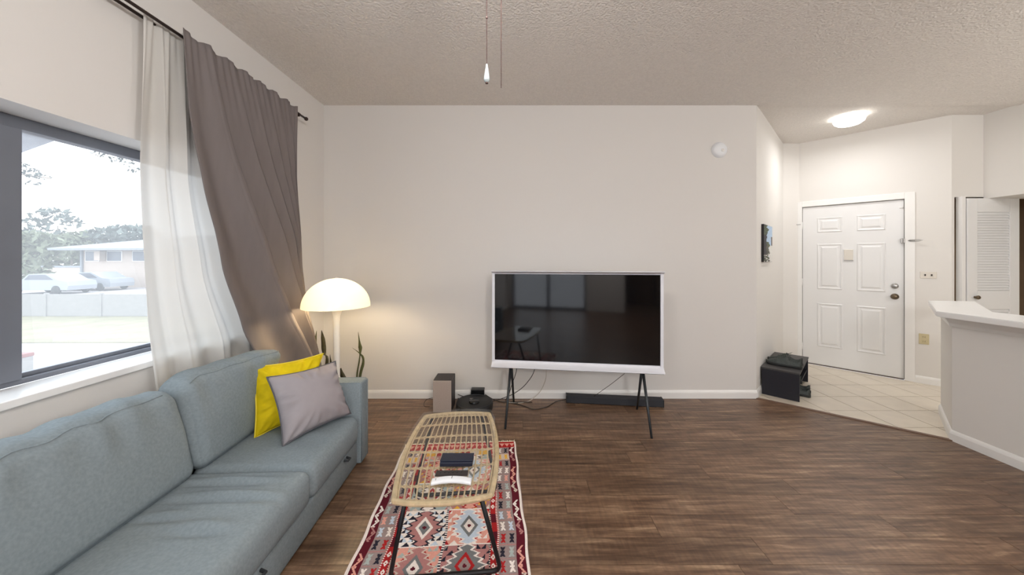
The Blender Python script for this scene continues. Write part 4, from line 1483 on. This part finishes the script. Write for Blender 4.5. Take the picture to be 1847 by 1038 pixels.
for x_ in (-0.11, 0.11):
    lathe('wheel', [(0, -0.012), (0.03, -0.012), (0.033, -0.008), (0.033, 0.008), (0.03, 0.012), (0, 0.012)], M_sole, vc, 20, loc=(x_, 0, 0.033), rot=(0, PI / 2, 0))
box('button', -0.05, -0.02, 0.05, 0.062, 0.0808, 0.0822, M_silver, vc)
dk = thing('charging_dock', 'small black charging dock between baseboard and robot vacuum', 'dock', ((862 - CX) * 3.34 / F, 3.34, 0))
box('housing', -0.064, 0.064, -0.035, 0.035, 0.02, 0.118, M_blackgloss, dk, 0.005)
box('base_plate', -0.064, 0.064, -0.032, 0.035, 0.0, 0.022, M_black, dk, 0.004)
box('contact', -0.02, 0.02, -0.0375, -0.034, 0.04, 0.05, M_steel, dk, 0.0005)


def smooth_path(P, n_=12):
    P = [Vector(p) for p in P]
    out_ = []
    for i in range(len(P) - 1):
        p0, p1, p2, p3 = P[max(i - 1, 0)], P[i], P[i + 1], P[min(i + 2, len(P) - 1)]
        for k_ in range(n_):
            q = k_ / n_
            out_.append(0.5 * (2 * p1 + (p2 - p0) * q + (2 * p0 - 5 * p1 + 4 * p2 - p3) * q * q + (3 * p1 - p0 - 3 * p2 + p3) * q ** 3))
    out_.append(P[-1])
    return out_
def fl_at(px, py, h=0.004):
    yy = (H - h) * F / (py - CY)
    return ((px - CX) * yy / F, yy, h)
def cable(label, pts, r_=0.0032, m=M_cable):
    o = tube('cable', smooth_path(pts), r_, m, None, 6)
    return tag(o, label, 'cable')
cable('thin black cable drooping from the television to the floor left side', [at(964.5, 667, 3.08), at(958, 681, 3.15), at(943, 699, 3.25), at(925, 711.5, 3.30), at(905, 719.5, 3.33), fl_at(893, 723), fl_at(880, 724)])
cable('short black cable looping beside the left television leg', [at(932, 664, 3.1), at(930, 675, 3.12), at(922, 698, 3.2), at(918, 712, 3.25), fl_at(912, 724), fl_at(925, 728), fl_at(938, 727)])
cable('black cable snaking over the floor to the soundbar', [fl_at(926, 728), fl_at(945, 733), fl_at(962, 738.5), fl_at(985, 735), fl_at(1003, 725), at(1021, 721.5, 3.30)])
cable('black cord tangled between speaker and charging dock', [at(826, 712, 3.30), at(838, 716, 3.34), at(848, 713, 3.36), at(836, 721, 3.33), at(826, 719, 3.29)])
cable('black cord running from the dock along the baseboard', [at(875, 712, 3.35), at(890, 721, 3.36), fl_at(905, 725.5), fl_at(925, 725.5), fl_at(960, 726)])
cable('thin dark wire looping on the floor left of the speaker', [at(781, 718, 3.3), at(770, 721, 3.3), fl_at(765, 727.5), fl_at(766, 733.5), fl_at(775, 734)], 0.0022)
cable('thin wire stretched from the television to the soundbar', [at(1126.5, 674.5, 3.0), at(1100, 695, 3.14), at(1072, 714.8, 3.27)], 0.0022)
cable('white cable hanging behind the television onto the floor', [at(985, 668, 3.12), at(984, 685, 3.2), at(974, 707, 3.3), fl_at(955, 723.5), fl_at(935, 727.5), fl_at(912, 725.5)], 0.0032, M_cable_w)

# ------------------------------------------------------------------ shoe rack and shoes
R0 = (2.485, 3.520)
rk_rz = math.atan2(du2.y, du2.x)
# local x along the slanted wall away from the camera, local -y into the entry
rk = thing('shoe_rack', 'low black shoe rack standing along the slanted entry wall', 'shoe rack', (R0[0], R0[1], 0), rk_rz)
RLn, RWd, RHt = 0.77, 0.298, 0.275
yo = -0.012
box('end_panel', 0.0, 0.016, yo - RWd, yo, 0.0, RHt - 0.015, M_rackblack, rk, 0.0015)
box('end_panel', RLn - 0.016, RLn, yo - RWd, yo, 0.0, RHt - 0.015, M_rackblack, rk, 0.0015)
box('top_board', -0.004, RLn + 0.004, yo - RWd - 0.004, yo + 0.004, RHt - 0.015, RHt, M_racktop, rk, 0.0015)
box('shelf', 0.016, RLn - 0.016, yo - RWd + 0.01, yo, 0.124, 0.136, M_rackblack, rk, 0.001)
box('back_panel', 0.016, RLn - 0.016, yo - 0.008, yo, 0.15, RHt - 0.015, M_rackblack, rk)


def shoe(label, loc, rz):
    """sneaker, toe at local -x"""
    r = thing('shoe', label, 'shoe', loc, rz)
    L = 0.285
    def hw_(t):   # half width along the foot, t from toe to heel
        return 0.001 + 0.044 * (math.sin(min(1, t * 2.4 + 0.16) * PI / 2) ** 0.8) * (1 - 0.24 * max(0, t - 0.42) / 0.58) * (1 if t < 0.93 else math.sqrt(max(0.02, 1 - ((t - 0.93) / 0.075) ** 2)))
    def top_(t):
        pts = [(0, 0.028), (0.06, 0.046), (0.2, 0.058), (0.35, 0.078), (0.50, 0.100), (0.57, 0.112), (0.66, 0.086), (0.78, 0.066), (0.88, 0.072), (0.95, 0.094), (1.0, 0.088)]
        return lerp_pts(pts, t)
    def upper(s, t):
        # s along the foot, t round the section from one side over to the other
        a2 = PI * t
        e = 0.72
        ca, sa = math.cos(a2), math.sin(a2)
        wq = hw_(s) * math.copysign(abs(ca) ** e, ca)
        wq *= 1 - 0.25 * sa * (1 if s > 0.3 else 0.4)
        zz_ = 0.022 + (top_(s) - 0.022) * abs(sa) ** e
        if s > 0.60:
            k_ = math.exp(-((t - 0.5) / 0.19) ** 4) * min(1, (s - 0.60) / 0.06) * min(1, (0.985 - s) / 0.03 if s < 0.985 else 0)
            zz_ -= 0.052 * k_
        return ((s - 0.5) * L, wq, zz_)
    bm = grid_mesh(upper, 40, 20)
    obj('upper', bm, M_shoe, r, True)
    def solef(s, t):
        a2 = 2 * PI * t
        ca, sa = math.cos(a2), math.sin(a2)
        return ((s - 0.5) * (L + 0.012), (hw_(s) + 0.004) * math.copysign(abs(ca) ** 0.5, ca), 0.0135 + 0.0135 * math.copysign(abs(sa) ** 0.4, sa) + (0.010 * (1 - s / 0.18) ** 2 if s < 0.18 else 0))
    bm = grid_mesh(solef, 36, 16)
    bmesh.ops.remove_doubles(bm, verts=bm.verts, dist=1e-6)
    bmesh.ops.holes_fill(bm, edges=bm.edges, sides=0)
    obj('sole', bm, M_sole, r, True)
    tg = bmesh.new()
    for i in range(5):
        s = 0.30 + 0.06 * i
        zt_ = top_(s) + 0.001
        tube_into(tg, [((s - 0.5) * L, -0.022, zt_ - 0.008), ((s - 0.49) * L, 0.0, zt_ + 0.003), ((s - 0.5) * L, 0.022, zt_ - 0.008)], 0.0035, 6)
    obj('laces', tg, M_lace, r, True)
    def tongue(s, t):
        return ((0.07 + 0.045 * s) * 1.0 - 0.055, -0.024 + 0.048 * t, 0.096 + 0.026 * s + 0.004 * math.sin(PI * t))
    bm = grid_mesh(tongue, 6, 8)
    bmesh.ops.solidify(bm, geom=bm.faces, thickness=0.006)
    obj('tongue', bm, M_shoe, r, True)
    return r
def rack_pt(x_, y_, z_):
    v = Matrix.Rotation(rk_rz, 3, 'Z') @ Vector((x_, y_, 0))
    return (R0[0] + v.x, R0[1] + v.y, z_)
shoe('black sneaker on the rack top nearest the camera', rack_pt(0.190, yo - 0.155, RHt), rk_rz - PI / 2 + 0.02)
shoe('black sneaker on the rack top behind the first sneaker', rack_pt(0.305, yo - 0.15, RHt), rk_rz - PI / 2 - 0.12)
shoe('black shoe on the floor under the rack poking out into the entry', rack_pt(0.22, yo - 0.215, 0.0), rk_rz - PI / 2 + 0.1)
shoe('black shoe under the rack farther from the camera, heel out', rack_pt(0.36, yo - 0.205, 0.0), rk_rz - PI / 2 - 0.05)
shoe('black shoe on the rack middle shelf', rack_pt(0.16, yo - 0.155, 0.136), rk_rz - PI / 2)

# ------------------------------------------------------------------ ceiling fan over the camera, only its pull chains hang into view
fan = thing('ceiling_fan', 'ceiling fan whose two thin pull chains hang down in front of the wall', 'ceiling fan', (-0.085, 0.98, CEIL - 0.012))
M_fan = mat('white_fan_metal', srgb(226, 224, 220), 0.4, var=0.02)
lathe('canopy', [(0, 0.0), (0.075, 0.0), (0.075, -0.03), (0.05, -0.06), (0, -0.06)], M_fan, fan, 28)
lathe('motor', [(0, -0.06), (0.09, -0.06), (0.125, -0.09), (0.125, -0.17), (0.10, -0.20), (0.06, -0.215), (0, -0.215)], M_fan, fan, 36)
lathe('switch_cup', [(0.05, -0.21), (0.055, -0.26), (0.04, -0.30), (0, -0.305)], M_fan, fan, 28)
for i in range(5):
    a2 = 2 * PI * i / 5 - PI / 2
    bm = bmesh.new()
    Mb = Matrix.Rotation(a2, 4, 'Z') @ Matrix.Translation((0, 0, -0.15)) @ Matrix.Rotation(math.radians(10), 4, 'X')
    box_into(bm, 0.15, 0.52, -0.055, 0.055, -0.003, 0.003, 0.002, 1, Mb)
    box_into(bm, 0.11, 0.19, -0.018, 0.018, -0.008, -0.002, 0, 1, Mb)
    obj('blade', bm, M_fan, fan)
def chain(px, py_end, yy):
    x_ = (px - CX) * yy / F
    zt_, ze = CEIL - 0.012 - 0.29, H - (py_end - CY) * yy / F
    bm = bmesh.new()
    fx, fy, fz = fan.location
    # beads on a thin cord; the upper run leaves the switch cup
    n_ = int((zt_ - ze) / 0.0042)
    tube_into(bm, [(x_ - fx, yy - fy, zt_ - fz), (x_ - fx, yy - fy, ze - fz)], 0.0010, 5)
    for i in range(n_):
        bmesh.ops.create_icosphere(bm, subdivisions=1, radius=0.0018, matrix=Matrix.Translation((x_ - fx, yy - fy, ze + i * 0.0042 - fz)))
    return obj('pull_chain', bm, M_bead, fan, True), (x_ - fx, yy - fy, ze - fz)
ch, e_ = chain(878, 116, 1.0)
lathe('pendant', [(0, 0.002), (0.0022, 0.0), (0.004, -0.012), (0.0075, -0.034), (0.0085, -0.044), (0.007, -0.049), (0.0045, -0.051), (0.004, -0.053), (0, -0.053)], M_pendant, ch, 20, c=e_)
lathe('pendant_tip', [(0, -0.0525), (0.0042, -0.0525), (0.0042, -0.056), (0, -0.0565)], M_bead, ch, 14, c=e_)
bm = bmesh.new()
bmesh.ops.create_uvsphere(bm, u_segments=10, v_segments=8, radius=0.0035, matrix=Matrix.Translation((e_[0], e_[1], e_[2] + 0.134)))
obj('chain_joint', bm, M_bead, ch, True)
chain(904, 158, 1.03)

# ------------------------------------------------------------------ outside the window
GZ = -1.2
M_conc = mat('pale_concrete', srgb(160, 154, 153), 0.9, var=0.08, vscale=(1, 1, 1))
M_grass = mat('dry_grass', srgb(128, 122, 96), 0.95, var=0.16, vscale=(2, 2, 2), bump=0.5, bscale=30, bdist=0.05)
M_fence = mat('pale_fence', srgb(138, 135, 132), 0.9, var=0.05)
M_bwall = mat('pale_stucco', srgb(178, 162, 150), 0.9, var=0.04)
M_broof = mat('grey_roof', srgb(128, 132, 138), 0.8, var=0.06)
M_bwin = mat('dark_window', srgb(78, 82, 92), 0.3, var=0.05)
M_tree = mat('pale_green_leaf', srgb(92, 98, 76), 0.8, var=0.3, vscale=(1.5, 1.5, 1.5))
M_tree2 = mat('grey_green_leaf', srgb(82, 90, 84), 0.8, var=0.3, vscale=(3, 3, 3))
M_trunk = mat('grey_bark', srgb(128, 116, 104), 0.9, var=0.2)
def ext(px, py, yy): return at(px, py, yy)
def gy(py): return (H - GZ) * F / (py - CY)
g = box('ground_outside', -90, 40, -60, 120, GZ - 0.1, GZ, M_conc)
tag(g, 'pale concrete paving outside the window', 'ground', kind='structure')
g0, g1 = gy(616), gy(572)
gr = prism('lawn_outside', [(-60, g1 + 0.5), (-60, g0 - 0.6), (-9, g0 - 0.2), (-2.4, g0 - 0.4), (-2.4, g1 + 0.5)], GZ, GZ + 0.03, M_grass)
tag(gr, 'dry grass strip outside beyond the paving', 'lawn', kind='structure')
cst = thing('curb_stop', 'white concrete parking curb lying at the grass edge', 'curb', ext(165, 613, gy(613))[:2] + (GZ,), math.radians(14))
prism('block', [(-0.9, -0.07), (0.9, -0.07), (0.9, 0.07), (-0.9, 0.07)], 0.0, 0.12, M_white, cst, 0.02)
for x_ in (-0.6, 0.6): lathe('pin', [(0.02, 0.12), (0.02, 0.128), (0, 0.13)], M_leg_grey, cst, 10, c=(x_, 0, 0))
fy_ = gy(572)
fn = thing('fence', 'low pale panel fence behind the grass outside', 'fence', (0, fy_, GZ))
ft_z = H - (531 - CY) * fy_ / F - GZ
for i in range(10):
    x0 = -30 + i * 2.4
    box('fence_panel', x0 + 0.05, x0 + 2.35, -0.03, 0.03, 0.04, ft_z, M_fence, fn)
    box('fence_post', x0 - 0.05, x0 + 0.05, -0.06, 0.06, 0.0, ft_z + 0.05, M_fence, fn)
by_ = 30.0
def bp_(px, py): return ext(px, py, by_)
bx0 = bp_(149, 450)[0]
bd = thing('neighbour_house', 'pale two-storey building with grey hipped roof outside the window', 'building', (bx0, by_, GZ))
wtop = bp_(149, 451)[2] - GZ
bm = bmesh.new()
box_into(bm, 0, 14, 0, 9, 0, wtop)
obj('wall', bm, M_bwall, bd)
ex = bp_(119, 450)[0] - bx0
rt = bp_(262, 427)[2] - GZ
bm = bmesh.new()
vs = [bm.verts.new(p) for p in ((ex, -1.2, wtop - 0.05), (15.4, -1.2, wtop - 0.05), (15.4, 10.2, wtop - 0.05), (ex, 10.2, wtop - 0.05), (ex, -1.2, wtop + 0.12), (15.4, -1.2, wtop + 0.12), (15.4, 10.2, wtop + 0.12), (ex, 10.2, wtop + 0.12), (5.2, 4.5, rt + 0.35), (9.0, 4.5, rt + 0.35))]
for q in ((3, 2, 1, 0), (0, 1, 5, 4), (1, 2, 6, 5), (2, 3, 7, 6), (3, 0, 4, 7), (4, 5, 9, 8), (6, 7, 8, 9), (5, 6, 9), (7, 4, 8)):
    bm.faces.new([vs[i] for i in q])
obj('roof', bm, M_broof, bd)
def bwin(px0, px1, py0, py1):
    a2, b2 = bp_(px0, py0), bp_(px1, py1)
    w_ = box('window', a2[0] - bx0, b2[0] - bx0, -0.06, 0.02, b2[2] - GZ, a2[2] - GZ, M_white, bd)
    box('pane', a2[0] - bx0 + 0.05, b2[0] - bx0 - 0.05, -0.08, -0.05, b2[2] - GZ + 0.05, a2[2] - GZ - 0.05, M_bwin, w_)
bwin(155, 180, 453, 472); bwin(194, 221, 453, 472); bwin(193, 221, 495, 511); bwin(240, 268, 453, 472)
box('chimney_pipe', bp_(182, 0)[0] - bx0, bp_(192, 0)[0] - bx0, -0.5, -0.06, bp_(0, 470)[2] - GZ, bp_(0, 454)[2] - GZ, M_bwall, bd)
box('downpipe', bp_(148, 0)[0] - bx0, bp_(151, 0)[0] - bx0, -0.15, -0.02, 0, wtop, M_broof, bd)


def foliage(parent, blobs, m, leaf=0.35, density=60, seed=1):
    rr = np.random.default_rng(seed)
    vs_, fs_ = [], []
    for (x, y_, z, rx, ry, rz) in blobs:
        n_ = int(density * rx * rz * 2)
        dirs = rr.normal(size=(n_, 3)); dirs /= np.linalg.norm(dirs, axis=1)[:, None]
        rad = rr.uniform(0.55, 1.0, n_) ** 0.5
        P = dirs * rad[:, None] * np.array([rx, ry, rz]) + np.array([x, y_, z])
        for p in P:
            a2 = rr.normal(size=3); a2 /= np.linalg.norm(a2)
            b2 = np.cross(a2, rr.normal(size=3)); b2 /= np.linalg.norm(b2)
            l_ = leaf * rr.uniform(0.6, 1.3)
            k_ = len(vs_)
            vs_ += [p - a2 * l_, p + b2 * l_ * 0.45, p + a2 * l_, p - b2 * l_ * 0.45]
            fs_.append((k_, k_ + 1, k_ + 2, k_ + 3))
    me_ = bpy.data.meshes.new('foliage')
    me_.from_pydata([tuple(v) for v in vs_], [], fs_)
    o = link('foliage', me_, m, parent)
    o['kind'] = 'stuff'
    return o
def tree(name, label, px, py_base_z, yy, top_py, crown, m, seed, leaf, dens, trunk_r=0.16):
    x_ = (px - CX) * yy / F
    r = thing(name, label, 'tree', (x_, yy, GZ), group='trees outside the window')
    zt_ = H - (top_py - CY) * yy / F - GZ
    tube('trunk', [(0, 0, 0), (0.1, 0, zt_ * 0.35), (-0.05, 0.1, zt_ * 0.75)], [trunk_r, trunk_r * 0.7, trunk_r * 0.3], M_trunk, r, 8)
    bl = []
    for (dpx, dpy, rpx, rpy) in crown:
        bl.append(((dpx - px) * yy / F, random.uniform(-1, 1), H - (dpy - CY) * yy / F - GZ, rpx * yy / F, rpx * yy / F, rpy * yy / F))
    foliage(r, bl, m, leaf, dens, seed)
tree('tree', 'tall thin-crowned pine rising above the hedge outside', 103, 0, 40, 375, [(95, 392, 26, 12), (112, 385, 20, 8), (82, 402, 18, 7), (120, 402, 16, 8), (104, 415, 22, 8)], M_tree2, 3, 0.4, 26)
tree('tree', 'broad bushy green tree left of the pale building outside', 62, 0, 36, 415, [(60, 455, 40, 38), (40, 440, 24, 24), (85, 450, 24, 30), (62, 490, 40, 24)], M_tree, 4, 0.45, 40)
tree('tree', 'low bushy tree just behind the fence at the window frame', 45, 0, 28, 470, [(45, 492, 28, 26), (66, 500, 18, 18)], M_tree, 5, 0.3, 50)
tree('tree', 'rounded tree in the far row left of the pine', 20, 0, 60, 415, [(25, 432, 30, 20), (-10, 430, 34, 24)], M_tree2, 6, 0.7, 20)
tree('tree', 'rounded tree in the far row right of the pine', 140, 0, 62, 415, [(132, 440, 30, 22), (160, 436, 26, 18)], M_tree, 7, 0.7, 20)
tree('tree', 'rounded tree in the far row above the pale roof', 215, 0, 64, 408, [(215, 428, 38, 18), (250, 424, 34, 18)], M_tree2, 8, 0.7, 20)
# near tree branch hanging in front of the window
nb_ = thing('near_tree', 'near tree whose leafy twigs hang into the window top', 'tree', ((-60 - CX) * 6.0 / F, 6.0, GZ))
nx, ny = nb_.location.x, nb_.location.y
tube('trunk', [(0, 0, 0), (0.1, 0, 2.5), (0.2, 0, 5.5)], [0.16, 0.13, 0.08], M_trunk, nb_, 8)
def tw(pix):
    return [Vector(at(px, py, 6.0)) - Vector((nx, ny, GZ)) for px, py in pix]
tube('branch', smooth_path([Vector((0.12, 0, 3.6))] + tw([(-10, 300), (25, 312), (60, 318), (92, 322)])), 0.012, M_trunk, nb_, 6)
tube('branch', smooth_path([Vector((0.2, 0, 5.0))] + tw([(40, 215), (120, 240), (180, 272), (235, 288)])), 0.012, M_trunk, nb_, 6)
bl = []
for px, py, rx, ry in ((38, 305, 14, 10), (58, 312, 16, 9), (74, 320, 16, 5), (60, 330, 12, 5), (45, 300, 8, 6), (180, 277, 10, 7), (202, 284, 8, 7), (228, 292, 12, 7), (240, 302, 8, 9), (25, 235, 12, 8)):
    p = tw([(px, py)])[0]
    bl.append((p.x, p.y, p.z, rx * 6 / F, 0.1, ry * 6 / F))
foliage(nb_, bl, mat('dark_leaf', srgb(60, 68, 64), 0.7, var=0.3), 0.035, 1500, 11)
# own roof eave reaching into the top left of the window
bm = bmesh.new()
pe = [(-7.5, 1.95), (-5.83, 2.545), (-5.15, 2.79), (-5.15, 2.93), (-5.9, 2.98), (-7.5, 2.6)]
fa = [bm.verts.new((q[0], 2.4, q[1])) for q in pe]; fb = [bm.verts.new((q[0], 4.0, q[1])) for q in pe]
for i in range(len(pe)):
    j = (i + 1) % len(pe)
    bm.faces.new((fa[i], fa[j], fb[j], fb[i]))
bm.faces.new(fa); bm.faces.new(list(reversed(fb)))
ev = obj('roof_eave', bm, mat('grey_eave_paint', srgb(150, 154, 162), 0.8, var=0.12, vscale=(6, 6, 6)))
tag(ev, 'grey roof eave of the next wing at the window top', 'eave', kind='structure')
# utility box in the lower left of the window
ub = thing('utility_box', 'small grey box with red top on the paving outside', 'box', ext(36, 668, gy(672))[:2] + (GZ,))
box('body', -0.14, 0.14, -0.12, 0.12, 0, 0.34, M_fence, ub, 0.01)
box('lid', -0.15, 0.15, -0.13, 0.13, 0.34, 0.42, mat('faded_red', srgb(130, 80, 76), 0.7, var=0.08), ub, 0.01)
gw = thing('garden_wall', 'low pinkish wall between the bushy tree and the pale building outside', 'wall', ((60 - CX) * 34.0 / F, 34.0, GZ))
box('wall', 0, (150 - 60) * 34.0 / F, 0, 0.2, 0, H - (483 - CY) * 34.0 / F - GZ, M_bwall, gw)
box('coping', -0.05, (150 - 60) * 34.0 / F + 0.05, -0.05, 0.25, H - (483 - CY) * 34.0 / F - GZ, H - (480 - CY) * 34.0 / F - GZ, M_broof, gw)
tree('tree', 'rounded green tree between the bushy tree and the pale building outside', 128, 0, 44, 440, [(128, 462, 26, 24), (112, 455, 20, 20), (146, 456, 16, 16)], M_tree, 9, 0.5, 30)
# parked cars behind the fence
M_carw = mat('pale_car_paint', srgb(140, 144, 150), 0.3, var=0.02)
def car(label, px, yy):
    r = thing('car', label, 'car', ((px - CX) * yy / F, yy, GZ))
    bm = bmesh.new()
    prof_ = [(-2.2, 0.3), (-2.2, 0.75), (-1.9, 0.9), (-1.1, 0.98), (-0.55, 1.42), (0.7, 1.45), (1.5, 1.0), (2.1, 0.92), (2.2, 0.6), (2.15, 0.3)]
    a2 = [bm.verts.new((p[0], -0.85, p[1])) for p in prof_]; b2 = [bm.verts.new((p[0], 0.85, p[1])) for p in prof_]
    for i in range(len(prof_)):
        j = (i + 1) % len(prof_)
        bm.faces.new((a2[i], a2[j], b2[j], b2[i]))
    bm.faces.new(a2); bm.faces.new(list(reversed(b2)))
    obj('body', bm, M_carw, r)
    for x_ in (-1.4, 1.35):
        for y_ in (-0.82, 0.82):
            lathe('wheel', [(0, -0.09), (0.26, -0.09), (0.31, -0.05), (0.31, 0.05), (0.26, 0.09), (0, 0.09)], M_sole, r, 18, loc=(x_, y_, 0.31), rot=(PI / 2, 0, 0))
    bm = bmesh.new()
    prism_into(bm, [(-0.85, 1.02), (-0.5, 1.36), (0.62, 1.38), (1.2, 1.02)], -0.86, -0.84)
    for v in bm.verts: v.co = Vector((v.co.x, v.co.z, v.co.y))
    obj('side_window', bm, M_bwin, r)
car('pale parked car behind the fence left of the building', 95, 25.0)
car('pale parked car behind the fence in front of the building', 172, 27.6)
